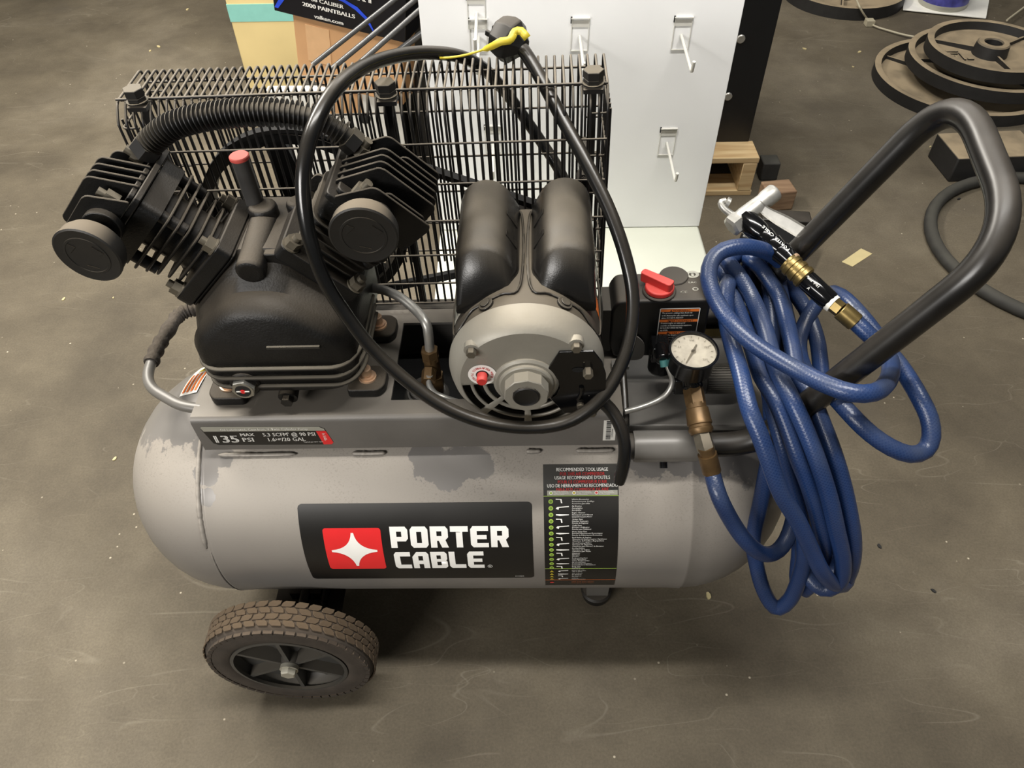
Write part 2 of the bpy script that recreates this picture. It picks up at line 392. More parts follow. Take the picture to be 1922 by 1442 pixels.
def textmesh(txt, bold, align, res, shear, space):
    key = (txt, bold, align, res, shear, space)
    if key not in TXT:
        c = bpy.data.curves.new('text', 'FONT'); c.body = txt; c.offset = bold; c.align_x = align; c.resolution_u = res; c.shear = shear
        c.space_character = space
        o = bpy.data.objects.new('text', c); COL.objects.link(o)
        me = bpy.data.meshes.new_from_object(o)
        TXT[key] = ([(v.co.x, v.co.y) for v in me.vertices], [list(p.vertices) for p in me.polygons])
        bpy.data.objects.remove(o); bpy.data.curves.remove(c); bpy.data.meshes.remove(me)
    return TXT[key]
BASE = {}
def finish(me, smooth):
    me.shade_smooth()
    if smooth < 180: me.set_sharp_from_angle(angle=radians(smooth))
def obj(name, mb, mats, parent=None, bevel=0, smooth=35, label=None, cat=None, group=None, kind=None, segs=2, recalc=True, keep=False):
    if recalc: bmesh.ops.recalc_face_normals(mb.bm, faces=mb.bm.faces[:])
    me = bpy.data.meshes.new(name)
    vs = [v.co for v in mb.bm.verts]
    lo = V([min(v[i] for v in vs) for i in range(3)]); hi = V([max(v[i] for v in vs) for i in range(3)])
    o0 = V((0, 0, 0)) if keep else V(((lo.x + hi.x) / 2, (lo.y + hi.y) / 2, lo.z))
    bmesh.ops.translate(mb.bm, verts=mb.bm.verts[:], vec=-o0)
    mb.bm.to_mesh(me); mb.bm.free()
    for m in ([mats] if isinstance(mats, str) else mats): me.materials.append(MATS[m])
    finish(me, smooth)
    o = bpy.data.objects.new(name, me); COL.objects.link(o)
    place(o, o0, parent)
    if bevel:
        md = o.modifiers.new('bevel', 'BEVEL'); md.width = bevel; md.segments = segs; md.limit_method = 'ANGLE'; md.angle_limit = radians(40)
    props(o, label, cat, group, kind)
    return o
FRAMES = set()
def place(o, loc, parent=None):
    BASE[o.name] = V(loc); o.location = loc
    if parent:
        o.parent = parent
        if parent.name not in FRAMES: o.matrix_parent_inverse = Matrix.Translation(-BASE[parent.name])
def props(o, label=None, cat=None, group=None, kind=None):
    if label: o['label'] = label
    if cat: o['category'] = cat
    if group: o['group'] = group
    if kind: o['kind'] = kind
def inst(src, name, loc, parent, rot=None):     # a repeat sharing mesh data
    o = bpy.data.objects.new(name, src.data); COL.objects.link(o); place(o, loc, parent)
    if rot is not None: o.rotation_euler = rot
    for md in src.modifiers:
        m = o.modifiers.new(md.name, md.type); m.width = md.width; m.segments = md.segments; m.limit_method = 'ANGLE'; m.angle_limit = md.angle_limit
    return o
def empty(name, loc, label=None, cat=None, group=None, R=None, parent=None):
    o = bpy.data.objects.new(name, None); o.empty_display_size = .05; COL.objects.link(o); BASE[o.name] = V(loc)
    if R is not None:
        m = R.to_4x4(); m.translation = V(loc); o.matrix_world = m; FRAMES.add(o.name)
    else: o.location = loc
    if parent: o.parent = parent
    props(o, label, cat, group); return o
def rrect(x0, y0, x1, y1, r, k=4):
    out = []
    for cx, cy, a in ((x1 - r, y1 - r, 0), (x0 + r, y1 - r, 90), (x0 + r, y0 + r, 180), (x1 - r, y0 + r, 270)):
        for i in range(k + 1): out.append((cx + r * cos(radians(a + 90 * i / k)), cy + r * sin(radians(a + 90 * i / k))))
    return out
def circ(cx, cy, r, n=16, ry=None): return [(cx + r * cos(2 * pi * i / n), cy + (ry or r) * sin(2 * pi * i / n)) for i in range(n)]

# ================================================================== SETTING
m = MB(); m.box((0, 2.5, -.05), (14, 14, .1)); obj('floor', m, 'concrete', kind='structure', keep=True)
m = MB(); m.box((0, 7.6, 1.5), (14, .2, 3.4)); mat('wall_paint', srgb(120, 118, 110), .8); obj('wall_back', m, 'wall_paint', kind='structure')

# ================================================================== THE COMPRESSOR
AC = empty('air_compressor', MO, 'portable grey twin-cylinder air compressor with black pump, wire belt guard and side logo', 'air compressor', R=MR)
TR, ZC, XS, XE, DA = .178, .28, -.072, .578, .165
# ---- tank
m = MB(); prof = []
for i in range(13):
    a = radians(90 * i / 12); prof.append((XS - DA * cos(a), TR * sin(a)))
prof += [(XS + .0005, TR), (XS + .002, TR + .0012), (XS + .004, TR + .0008)] + [(XS + .02 + (XE - XS - .04) * i / 10, TR) for i in range(11)]
prof += [(XE - .004, TR + .0008), (XE - .002, TR + .0012)]
for i in range(13):
    a = radians(90 - 90 * i / 12); prof.append((XE + DA * cos(a), TR * sin(a)))
m.lathe((0, 0, ZC), (1, 0, 0), prof, 72)
tank = obj('tank', m, 'tank_paint', AC, smooth=50)
def TC(off): return lambda x, s: V((x, -(TR + off) * cos(s / TR), ZC + (TR + off) * sin(s / TR)))
def dg(a): return radians(a) * TR
# weld beads along the seam and under the saddle flange
def bead(pts, r, name='weld_bead'):
    m = MB(); P = smoothpath(pts, .0025)
    m.tube(P, lambda t: r * (.85 + .3 * noise.noise(V((t * 37, r * 900, 0)))) * min(1, 12 * t + .3, 12 * (1 - t) + .3), 8); obj(name, m, 'tank_paint', tank, smooth=80)
bead([(XS - .005, -TR * cos(radians(a)), ZC + TR * sin(radians(a))) for a in range(18, 74, 4)], .0038)
bead([(XS - .001, -TR * cos(radians(a)), ZC + TR * sin(radians(a))) for a in range(-40, 20, 4)], .0018)
for x0, x1 in ((-.05, .055), (.13, .175), (.36, .38), (.425, .475)): bead([(x0, -.0882, .4375), ((x0 + x1) / 2, -.0885, .4370), (x1, -.0882, .4375)], .0036)
# ---- big logo decal
G = {'P': ([(0, 0), (.36, 0), (.36, .32), (.86, .32), (1, .46), (1, .86), (.86, 1), (0, 1)], [(.36, .54), (.64, .54), (.64, .78), (.36, .78)]),
     'O': ([(.14, 0), (.86, 0), (1, .14), (1, .86), (.86, 1), (.14, 1), (0, .86), (0, .14)], [(.36, .24), (.64, .24), (.64, .76), (.36, .76)]),
     'R': ([(0, 0), (.36, 0), (.36, .34), (.46, .34), (.62, 0), (1, 0), (.84, .37), (1, .5), (1, .86), (.86, 1), (0, 1)], [(.36, .56), (.64, .56), (.64, .78), (.36, .78)]),
     'T': ([(.32, 0), (.68, 0), (.68, .75), (1, .75), (1, 1), (0, 1), (0, .75), (.32, .75)],),
     'E': ([(.14, 0), (1, 0), (1, .22), (.36, .22), (.36, .40), (.9, .40), (.9, .60), (.36, .60), (.36, .78), (1, .78), (1, 1), (.14, 1), (0, .86), (0, .14)],),
     'C': ([(.14, 0), (1, 0), (1, .25), (.36, .25), (.36, .75), (1, .75), (1, 1), (.14, 1), (0, .86), (0, .14)],),
     'A': ([(0, 0), (.36, 0), (.36, .28), (.64, .28), (.64, 0), (1, 0), (1, .86), (.86, 1), (.28, 1), (0, .72)], [(.36, .5), (.64, .5), (.64, .77), (.36, .77)]),
     'B': ([(0, 0), (.86, 0), (1, .12), (1, .42), (.93, .5), (1, .58), (1, .88), (.86, 1), (0, 1)], [(.36, .2), (.62, .2), (.62, .42), (.36, .42)], [(.36, .59), (.62, .59), (.62, .8), (.36, .8)]),
     'L': ([(0, 1), (.36, 1), (.36, .25), (1, .25), (1, 0), (.14, 0), (0, .14)],)}
m = MB()
m.flat([rrect(.056, dg(-4.4), .3668, dg(39.6), .006)], TC(.0005), 0, .008)
m.flat([rrect(.0866, dg(4.7), .1646, dg(28.4), .004)], TC(.0009), 1, .008)
st = []
cx, cy, hx, hy, tk = .126, dg(16.5), .0310, dg(19.2 / 2), .0016
for q in range(4):
    tips = [(0, hy), (hx, 0), (0, -hy), (-hx, 0)]; A = V(tips[q]); B = V(tips[(q + 1) % 4])
    pa = V((-A.y, A.x)).normalized() * tk; pb = V((-B.y, B.x)).normalized() * tk
    s0 = A - pa; e0 = B + pb; c0 = V((s0.x + e0.x, s0.y + e0.y)) * .14
    for i in range(9):
        t = i / 8; p = s0 * (1 - t) ** 2 + c0 * 2 * t * (1 - t) + e0 * t * t; st.append((cx + p.x, cy + p.y))
m.flat([st], TC(.0013), 2, .008)
for word, x0, ptch, wd, lo, hi in (('PORTER', .1768, .0269, .0238, 18.0, 28.9), ('CABLE', .1782, .0249, .0222, 4.8, 15.6)):
    for i, ch in enumerate(word):
        m.flat([[(x0 + ptch * i + wd * p[0], dg(lo) + (dg(hi) - dg(lo)) * p[1]) for p in l] for l in G[ch]], TC(.0009), 2, .008)
m.flat([circ(.3075, dg(6), .0032, 14), circ(.3075, dg(6), .0026, 14)], TC(.0009), 2)
m.text('R', TC(.0009), .004, .3063, dg(6) - .0014, 2, bold=.02)
m.text('E107825', TC(.0009), .0035, .341, dg(-2.8), 2, bold=.01)
obj('logo_decal', m, ['decal_black', 'decal_red', 'decal_white'], tank, label='black decal with a red square, white four-pointed star and white lettering', recalc=False, smooth=180)
# ---- tool usage chart decal
m = MB(); f1 = TC(.0005); f2 = TC(.0009); f3 = TC(.0012)
x0, x1 = .3822, .4796
m.flat([[(x0, dg(-15)), (x1, dg(-15)), (x1, dg(55.2)), (x0, dg(55.2))]], f1, 0, .008)
xc = (x0 + x1) / 2
for t, a, mi, sz in (('RECOMMENDED TOOL USAGE', 53.0, 1, .0064), ('FOR THIS AIR COMPRESSOR', 51.2, 2, .0061), ('USAGE RECOMMANDE D\'OUTILS', 49.6, 1, .0064),
                 ('POUR CE COMPRESSEUR D\'AIR', 47.9, 2, .0061), ('USO DE HERRAMIENTAS RECOMENDADO', 46.3, 1, .0064), ('PARA ESTE COMPRESOR DE AIRE', 44.7, 2, .0061)):
    m.text(t, f2, sz, xc + .002, dg(a) - .0022, mi, 'CENTER', .012, sx=.76, res=2)
m.flat([[(.387, dg(42.2)), (.4785, dg(42.2)), (.4785, dg(44.3)), (.387, dg(44.3))]], f2, 3)
for x, mi in ((.392, 4), (.422, 5), (.451, 2)):
    m.flat([circ(x, dg(43.25), .0024, 12)], f3, 1); m.flat([circ(x, dg(43.25), .0018, 12)], f3, mi)
    for i in range(3): m.text(('Recommended for', 'Usage recommande', 'Recomendado')[i], f3, .0022, x + .0035, dg(43.8 - .62 * i) - .0005, 1, sx=1.1)
for a, mi in ((41.8, 4), (3.7, 4), (-6.9, 6)): m.flat([[(x0, dg(a)), (x1, dg(a)), (x1, dg(a) + .0008), (x0, dg(a) + .0008)]], f2, mi)
rows = [('Inflation Accessories', 'Accessoires pour Gonflage', 'Accesorios para Inflar'), ('Air Brushes', 'Aerographes', 'Aerografos'),
        ('Engine Cleaners', 'Nettoyeurs pour Moteur', 'Limpiadores para Motor'), ('Grease Guns', 'Pistolets Graisseurs', 'Pistolas de Engrasar'),
        ('Caulk Guns', 'Pistolets a Calfeutrer', 'Pistolas para Calafatear'), ('Home Spray Guns', 'Pistolets Pulverisateurs Domestiques', 'Pistolas de Pulverizacion Domesticas'),
        ('Brad Nailers & Staplers', 'Cloueuses de Finition legeres / Agrafeuses', 'Clavadoras de Puntillas y Engrapadoras'), ('Crown/Framing Nailers', 'Cloueuses de Charpente', 'Clavadoras para Marcos / de Armazon'),
        ('Roofing Nailers', 'Cloueuses de Toiture', 'Clavadoras para Techo'), ('Hammers', 'Marteaux', 'Martillos'), ('Reciprocating Saws', 'Scies Alternatives', 'Sierras Reciprocantes'),
        ('Air Screwdrivers', 'Tournevis Pneumatiques', 'Destornilladores Neumaticos'), ('Blow Guns', 'Soufflettes', 'Pistolas de Aire')]
icons = {0: [(0, .8), (.35, .8), (.4, .2), (.5, .2), (.45, .9), (0, .95)], 1: [(0, .4), (.2, .2), (.25, .55), (1, .7), (1, .85), (.1, .7)], 2: [(0, .4), (.3, .3), (1, .42), (1, .55), (.3, .6), (0, .6)]}
for i, r3 in enumerate(rows):
    a = 40.0 - i * 2.93 + (.0 if i < 6 else .03 * (i - 6)); y = dg(a)
    m.flat([circ(.3915, y - .0012, .0031, 12)], f2, 4); m.flat([circ(.3915, y - .0012, .0018, 10)], f3, 7)
    ic = icons[i % 3]; m.flat([[(.398 + p[0] * .017, y - .0050 + p[1] * .0078) for p in ic]], f2, 1)
    for k in range(3): m.text(r3[k], f2, .0028, .419, y + .0012 - .0028 * k - .0006, 1, bold=.01, sx=.95)
for i in range(4):
    y = dg(1.9 - i * 2.4); m.flat([[(.3885, y - .0028), (.3945, y - .0028), (.3915, y + .002)]], f2, 5)
    m.flat([[(.40 + p[0] * .014, y - .004 + p[1] * .007) for p in icons[(i + 1) % 3]]], f2, 1)
    for k in range(2): m.text(('Impact Wrenches', 'Cles a Chocs', 'Air Ratchets', 'Cliquets')[(i + k) % 4], f2, .0028, .419, y - .0028 * k, 1, sx=.95)
for i in range(2): m.text('HVLP Spray Guns / Sanders', f2, .0028, .419, dg(-9.2 - i * 2), 6, sx=1)
m.flat([circ(.3915, dg(-10), .003, 12)], f2, 2)
obj('usage_chart_decal', m, ['decal_black', 'decal_white', 'decal_redtext', 'decal_grey', 'decal_lime', 'decal_yellow', 'decal_orange', 'lime_dark'], tank, label='black chart decal with green dots, tool pictures and three-language lettering', recalc=False, smooth=180)
# ---- heat warning label on the tank shoulder, left of the pump
m = MB()
def TW(off): return lambda x, s: V((x, -(TR + off) * cos(s / TR), ZC + (TR + off) * sin(s / TR)))
def dome(off):                                   # x, s on the left dome surface
    def f(x, s):
        a = s / TR; k = max(0, (XS - x) / DA); r = TR * math.sqrt(max(.01, 1 - k * k)) + off
        return V((x, -r * cos(a), ZC + r * sin(a)))
    return f
fd = dome(.0012); fe = dome(.0018); q0, q1 = -.130, -.102
def shr(p): return (p[0] + 0, p[1])
m.flat([[(q0, dg(93.0)), (q1, dg(93.0)), (q1, dg(122.0)), (q0, dg(122.0))]], fd, 0, .006)
m.flat([[(q0 + .008, dg(111.5)), (q1 - .004, dg(111.5)), ((q0 + q1) / 2 + .003, dg(120.3))]], fe, 1, .006)
m.flat([[(q0 + .013, dg(112.9)), (q1 - .009, dg(112.9)), ((q0 + q1) / 2 + .003, dg(118.1))]], dome(.0022), 3)
for i in range(4): m.flat([[(q0 + .003 + i * .0065, dg(94.4)), (q0 + .006 + i * .0065, dg(94.4)), (q0 + .006 + i * .0065, dg(109.6)), (q0 + .003 + i * .0065, dg(109.6))]], fe, 2, .006)
for i in range(3):
    m.text('CAUTION HOT SURFACE', lambda x, y, i=i: fe(q0 + .0075 + i * .0065 - y * .7, dg(94.8) + x), .0024, 0, 0, 3)
obj('warning_label', m, ['paper_white', 'decal_yellow', 'decal_orange', 'ink_black'], tank, recalc=False, smooth=180, label='small white and orange label with a yellow triangle')

# ---- saddle: folded plate carrying pump and motor
m = MB(); ZT, TH_ = .513, .004
xa, xb = -.062, .482
m.box((xa / 2 + .191 / 2, .0225, ZT - .002), (.191 - xa, .215, TH_))
m.box(((.191 + .34) / 2, -.0735, ZT - .002), (.149, .023, TH_)); m.box(((.191 + .34) / 2, .1055, ZT - .002), (.149, .049, TH_))
m.box(((.34 + xb) / 2, .0225, ZT - .002), (xb - .34, .215, TH_))
pts = [(-.085, ZT), (-.089, ZT - .003), (-.0905, ZT - .008), (-.0905, .452), (-.0865, .452), (-.0865, ZT - .008), (-.085, ZT - .004)]
m.prism(pts, (xa, 0, 0), (0, 1, 0), (0, 0, 1), xb - xa)
m.prism([(-p[0] + .04, p[1] if p[1] > .46 else .400) for p in pts][::-1], (xa, 0, 0), (0, 1, 0), (0, 0, 1), xb - xa)
m.prism([(-.087, .455), (.127, .455), (.127, ZT - .004), (-.087, ZT - .004)], (xb - .003, 0, 0), (0, 1, 0), (0, 0, 1), .003)
saddle = obj('mounting_saddle', m, 'saddle_grey', AC, smooth=40)
# deck plate at the right end under the switch
m = MB(); m.prism([(-.078, .462), (-.074, .470), (.09, .470), (.09, .455), (-.074, .455)], (.482, 0, 0), (0, 1, 0), (0, 0, 1), .165)
obj('deck_plate', m, 'bracket_grey', AC, bevel=.001)
# rating label on the saddle's front flange
m = MB(); FY = lambda off: (lambda x, y: V((x, -.0905 - off, y)))
m.flat([[(-.053, .496), (-.050, .4995), (.1015, .4965), (.1065, .493), (.1115, .466), (.109, .4605), (-.040, .4625), (-.046, .466)]], FY(.0003), 0)
m.flat([[(-.0525, .4985 - .0005), (-.050, .5), (.1, .4968), (.1055, .493), (.1065, .489), (-.0505, .4905)]], FY(.0005), 1)
m.flat([[(.0945, .4885), (.1072, .4885), (.1120, .465), (.109, .4612), (.0985, .4612)]], FY(.0006), 2)
m.text('Oil Lubricated, Cast Iron, V Twin Cylinder Pump', FY(.0008), .0064, -.028, .4916, 3, bold=.012, res=2, sx=.84, space=1.05)
m.text('135', FY(.0008), .0205, -.0450, .4680, 3, bold=.04, res=3, sx=1.10, space=1.08)
m.text('MAX', FY(.0008), .0086, -.0055, .4805, 3, bold=.035); m.text('PSI', FY(.0008), .0122, -.0055, .4690, 3, bold=.035, space=1.05)
m.text('5.3 SCFM\' @ 90 PSI', FY(.0008), .0100, .0240, .4795, 3, bold=.02, res=2, sx=.80, space=1.05)
m.text('1.6   /20 GAL', FY(.0008), .0100, .0270, .4695, 3, bold=.02, res=2, sx=.86, space=1.05); m.text('HP', FY(.0008), .0060, .0385, .4712, 3, bold=.02)
m.text('*tested per ISO 1217', FY(.0008), .0030, .0730, .4660, 3)
m.text('PUMP', lambda x, y: FY(.0009)(.1035 - y * 1, .4845 - x), .006, 0, -.002, 3, bold=.01)
obj('rating_label', m, ['decal_black', 'decal_grey', 'decal_red', 'decal_white'], saddle, recalc=False, smooth=180, label='slanted black label with a red end and white rating figures')
m = MB(); m.flat([[(.459, .4615), (.4745, .4615), (.4745, .5015), (.459, .5015)]], FY(.0004), 0)
y = .464
while y < .499:
    h = random.choice((.0005, .0009, .0015)); m.flat([[(.4625, y), (.4685, y), (.4685, y + h), (.4625, y + h)]], FY(.0007), 1); y += h + random.choice((.0006, .0010))
m.text('0107250044', lambda x, y: FY(.0007)(.4715 + y * 0 - y, .468 + x), .0034, 0, 0, 1)
obj('barcode_label', m, ['paper_white', 'ink_black'], saddle, recalc=False, smooth=180, label='small white barcode sticker')
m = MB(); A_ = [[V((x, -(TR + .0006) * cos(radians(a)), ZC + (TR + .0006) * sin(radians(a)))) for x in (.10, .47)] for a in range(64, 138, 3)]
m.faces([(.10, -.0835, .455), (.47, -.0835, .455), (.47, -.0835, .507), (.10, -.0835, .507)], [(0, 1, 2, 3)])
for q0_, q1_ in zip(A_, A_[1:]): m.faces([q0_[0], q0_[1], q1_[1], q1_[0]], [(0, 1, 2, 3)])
obj('window_shade_sheet', m, 'dark_inside', tank, recalc=False, label='black sheet painting the shade below the saddle window')  # black sheet on tank top and flange back: painted shade inside the saddle
# check valve seen through the saddle window
m = MB(); m.cyl((.225, -.005, .452), (.225, -.005, .466), .032, 36, .029, ch=.003); m.cyl((.225, -.005, .466), (.225, -.005, .472), .022, 36)
obj('tank_bung', m, 'bracket_grey', tank)
m = MB(); a = V((.239, -.005, .478)); m.cyl((.239, -.005, .462), a, .010, 12); m.cyl(a, a + V((0, 0, .02)), .013, 6); m.cyl(a + V((0, 0, .02)), a + V((0, 0, .055)), .0105, 16); m.cyl(a + V((0, 0, .05)), a + V((0, 0, .068)), .0115, 6)
b_ = L(805, 700, y=-.02); m.cyl(a + V((0, 0, .03)), b_, .0085, 14); m.cyl(b_ + V((0, .004, 0)), b_ + V((0, -.014, -.003)), .0095, 6)
valve = obj('check_valve', m, 'brass_dull', AC)
m = MB(); m.tube(smoothpath([L(640, 548, y=.06), L(700, 541, y=.055), L(745, 555, y=.04), L(780, 582, y=.022), L(799, 606, y=.003), L(804, 628, y=-.004), (.239, -.005, .535)], .006), .0062, 14)
obj('discharge_tube', m, 'aluminium', valve, label='bent grey aluminium tube')
m = MB(); m.tube(smoothpath([L(806, 705, y=-.03), L(806, 722, y=-.034), L(816, 738, y=-.04), L(838, 748, y=-.045), L(880, 762, y=-.06)], .004), .0042, 12)
obj('unloader_tube', m, 'aluminium', valve)

# ---- grab handle on the left end
g0 = [(-.055, -.066, .506), (-.085, -.060, .506), (-.146, -.022, .506), (-.1535, .040, .506), (-.142, .118, .508), (-.115, .128, .508), (-.055, .128, .508)]
m = MB(); m.tube(fillet(g0, .03, 7), .0072, 14); gh = obj('grab_handle', m, 'bracket_grey', AC, smooth=60)
fp = fillet(g0, .03, 7); fp = [p for p in fp if p[1] > .012 and p[0] < -.112]
m = MB(); m.tube(smoothpath(fp, .006), lambda t: .0098 + .0012 * sin(t * 60), 14); obj('foam_grip', m, 'grip_foam', gh, smooth=60)

# ---- wheels
def wheel(yo, sg):                               # yo: outer face, sg: -1 near side, 1 far side
    RW = .127; c = V((0, yo, RW)); ax = V((0, -sg, 0))   # ax points inward from the outer face
    m = MB(); prof = [(.006, .081), (.001, .081), (.0015, .086), (.020, .083), (.026, .078), (.026, .016), (.012, .016), (.004, .014), (.004, 0)]
    m.lathe(c, ax, prof, 56, cap=False)
    m.lathe(c, ax, [(.046, .088), (.030, .088), (.030, .02), (.046, .02), (.046, .088)], 56, cap=False)
    for i in range(6):
        a = radians(90 + 60 * i); d = V((cos(a), 0, sin(a))); t = V((-sin(a), 0, cos(a)))
        Rm = Matrix((d, V((0, 1, 0)), t)).transposed()
        m.box(c + d * .048 + ax * .016, (.072, .022, .006), 0, Rm)
        if i % 2 == 0: m.prism([(.014, -.012), (.014, .012), (.080, .054), (.080, -.054)], c + ax * .021, d, t, .006 if (d.cross(t)).dot(ax) > 0 else -.006)
    w_ = obj('wheel', m, 'wheel_plastic', AC, smooth=35)
    m = MB(); m.lathe(c, ax, [(.004, .086), (.001, .090), (0, .101), (.0015, .106), (.0012, .1105), (.003, .1165), (.010, .1228), (.014, .1243), (.038, .1243), (.044, .119), (.048, .105), (.048, .088), (.004, .088)], 72, cap=False)
    for i in range(48):
        a = 2 * pi * i / 48; d = V((cos(a), 0, sin(a))); t = V((-sin(a), 0, cos(a))); Rm = Matrix((d, V((0, 1, 0)), t)).transposed()
        m.box(c + d * .1155 + ax * .0055, (.006, .010, .0125), 0, Rm)
    ty = obj('tyre', m, 'tyre_rubber', w_, smooth=40)
    if sg < 0:
        srcs = {}
        for row in range(4):
            for i in range(42):
                a = 2 * pi * (i + .27 * (row % 2)) / 42; sgn = 1 if row % 2 else -1
                if sgn not in srcs:
                    m = MB(); bl = [(-.0086, -.0045), (.0048, -.0045), (.0088, -.0010), (.0100, .0045), (-.0034, .0045), (-.0074, .0010)]
                    m.prism([(q[0] * sgn, q[1]) for q in bl][::sgn], (0, 0, -.0012), (1, 0, 0), (0, 1, 0), .0024)
                    o = srcs[sgn] = obj('tread_block', m, 'tread_rubber', ty, keep=True, bevel=.0006, segs=1)
                else: o = inst(srcs[sgn], 'tread_block', (0, 0, 0), ty)
                d = V((cos(a), 0, sin(a))); t = V((-sin(a), 0, cos(a))); Rm = Matrix((t, V((0, -1, 0)), d)).transposed()
                mm = Rm.to_4x4(); mm.translation = c + d * .1252 + ax * (.0130 + .0096 * row); o.matrix_basis = mm
    m = MB(); m.lathe(c, -ax, [(-.004, .0135), (.001, .0135), (.002, .0138), (.002, .0115)], 24); m.lathe(c - ax * .002, -ax, [(0, .0118), (.007, .0118), (.0085, .0100)], 6, ang=.3)
    obj('axle_bolt', m, 'bolt_bright', w_, label='bright hexagonal bolt head')
wheel(-.250, -1); wheel(.250, 1)
m = MB(); m.cyl((0, -.235, .127), (0, .235, .127), .008, 16); m.box((0, 0, .120), (.05, .26, .020)); m.box((.0, 0, .10), (.11, .30, .006)); m.box((.03, -.12, .115), (.004, .05, .03))
obj('axle', m, 'cast_black', AC)
# ---- front foot
m = MB(); m.prism([(-.075, .0), (-.068, -.004), (.068, -.004), (.075, .0), (.11, .16), (.10, .16), (.066, .008), (-.066, .008), (-.10, .16), (-.11, .16)], (.451, 0, .012), (0, 1, 0), (0, 0, 1), .036)
ft = obj('foot_bracket', m, 'bracket_grey', AC)
for y in (-.058, .058):
    m = MB(); zf = (MI @ (V((0, 0, 0)) - MO)).z; p = V((.469, y, 0)); wz = M2W(p).z; m.lathe((.469, y, -wz), (0, 0, 1), [(0, .021), (.003, .024), (wz + .004, .027), (wz + .008, .024)], 32)
    obj('rubber_foot', m, 'plastic_black', ft)

# ---- pump
PC = V((.068, 0, .628))
def pab(s, a, b, y): return PC + V((s * .7071 * a + s * .7071 * b, y, .7071 * a - .7071 * b))
def ring(o, y, sc=1, dz=0, keep=None):
    return [V((PC.x + p[0] * sc, y, PC.z + p[1] * sc + dz)) for p in o]
import itertools
def roundpoly(pts, r, k=4):
    P = [V((p[0], p[1])) for p in pts]; out = []
    for i in range(len(P)):
        a = P[i - 1] - P[i]; b2 = P[(i + 1) % len(P)] - P[i]; rr = min(r, a.length * .45, b2.length * .45)
        s0 = P[i] + a.normalized() * rr; e = P[i] + b2.normalized() * rr
        for j in range(k + 1): t = j / k; q = s0 * (1 - t) ** 2 + P[i] * 2 * t * (1 - t) + e * t * t; out.append((q.x, q.y))
    return out
UP = roundpoly([(-.084, -.086), (.084, -.086), (.099, -.055), (.100, .010), (.092, .026), (.028, .094), (-.028, .094), (-.092, .026), (-.100, .010), (-.099, -.055)], .014)
def mixr(A, B, t): return [(a[0] * (1 - t) + b2[0] * t, a[1] * (1 - t) + b2[1] * t) for a, b2 in zip(A, B)]
LOW = roundpoly([(-.078, -.086), (.078, -.086), (.095, -.055), (.096, -.010), (.084, .014), (.026, .056), (-.036, .056), (-.084, .014), (-.096, -.010), (-.095, -.055)], .024)
LW2 = [(p[0] * .93, max(-.084, p[1] * .90 - .004)) for p in LOW]; LW3 = [(p[0] * .84, max(-.080, p[1] * .80 - .008)) for p in LOW]
m = MB()
m.loft([ring(UP, .082), ring(UP, -.018), ring(mixr(UP, LOW, .55), -.034), ring(LOW, -.046), ring(LOW, -.060), ring(LW2, -.071), ring(LW3, -.077)])
pump = obj('pump_crankcase', m, 'case_black', AC, smooth=50)
# nose rib, oil-pan ribs, spine boss and lumps
m = MB()
for z, yy in ((-.034, 0), (-.0505, .001), (-.067, .003)):
    pl = [(-.099, .05), (-.0985, -.045), (-.090, -.068), (-.074, -.0785), (.074, -.0785), (.090, -.068), (.0985, -.045), (.099, .05)]
    m.tube([V((PC.x + p[0] * (1 - yy * 6), p[1] - .003 + yy, PC.z + z)) for p in fillet([V((a, b2, 0)) for a, b2 in pl], .012, 4)], .0028, 8)
m.box((PC.x + .030, -.0785, PC.z - .002), (.062, .003, .003))
obj('casting_rib', m, 'rib_edge', pump, smooth=60)
m = MB(); m.cyl((.063, -.045, .708), (.063, .05, .718), .0165, 20, ch=.003); m.cyl((.063, .045, .70), (.063, .045, .738), .017, 20, ch=.004)
m.box((.094, .01, .708), (.034, .075, .026)); m.cyl((.102, .052, .70), (.102, .052, .738), .013, 16, ch=.004)
obj('spine_boss', m, 'case_black', pump, bevel=.005)
m = MB(); m.cyl((.053, .052, .735), (.053, .052, .793), .0102, 24); bt = obj('breather_tube', m, 'smoke_plastic', pump)
m = MB(); m.cyl((.053, .052, .792), (.053, .052, .797), .0112, 24, ch=.001); obj('breather_cap', m, 'red_cap', bt, label='red plastic cap')
sgp = L(460, 723, y=-.079); m = MB(); m.cyl((sgp.x, -.062, sgp.z), (sgp.x, -.080, sgp.z), .019, 24, ch=.002); obj('sight_boss', m, 'case_black', pump)
m = MB(); m.cyl((sgp.x, -.078, sgp.z), (sgp.x, -.088, sgp.z), .0148, 6, ang=.2, ch=.001); m.cyl((sgp.x, -.088, sgp.z), (sgp.x, -.089, sgp.z), .0125, 24)
sg = obj('oil_sight_glass', m, 'steel', pump)
m = MB(); m.cyl((sgp.x, -.0885, sgp.z), (sgp.x, -.0896, sgp.z), .0095, 24, mi=0); m.cyl((sgp.x, -.0895, sgp.z), (sgp.x, -.0902, sgp.z), .0032, 16, mi=1)
m.box((sgp.x - .005, -.0898, sgp.z), (.006, .001, .0014), 2); m.box((sgp.x + .005, -.0898, sgp.z), (.006, .001, .0014), 2)
obj('sight_window', m, ['ink_black', 'decal_red', 'paper_white'], sg) if False else obj('sight_window', m, ['ink_black', 'decal_red', 'paper_white'], pump)
dp = L(541, 745, y=-.074); m = MB(); m.cyl((dp.x, -.058, dp.z + .004), (dp.x, -.076, dp.z), .012, 20); m.cyl((dp.x, -.074, dp.z), (dp.x, -.084, dp.z - .001), .0078, 6); obj('drain_plug', m, 'case_black', pump)
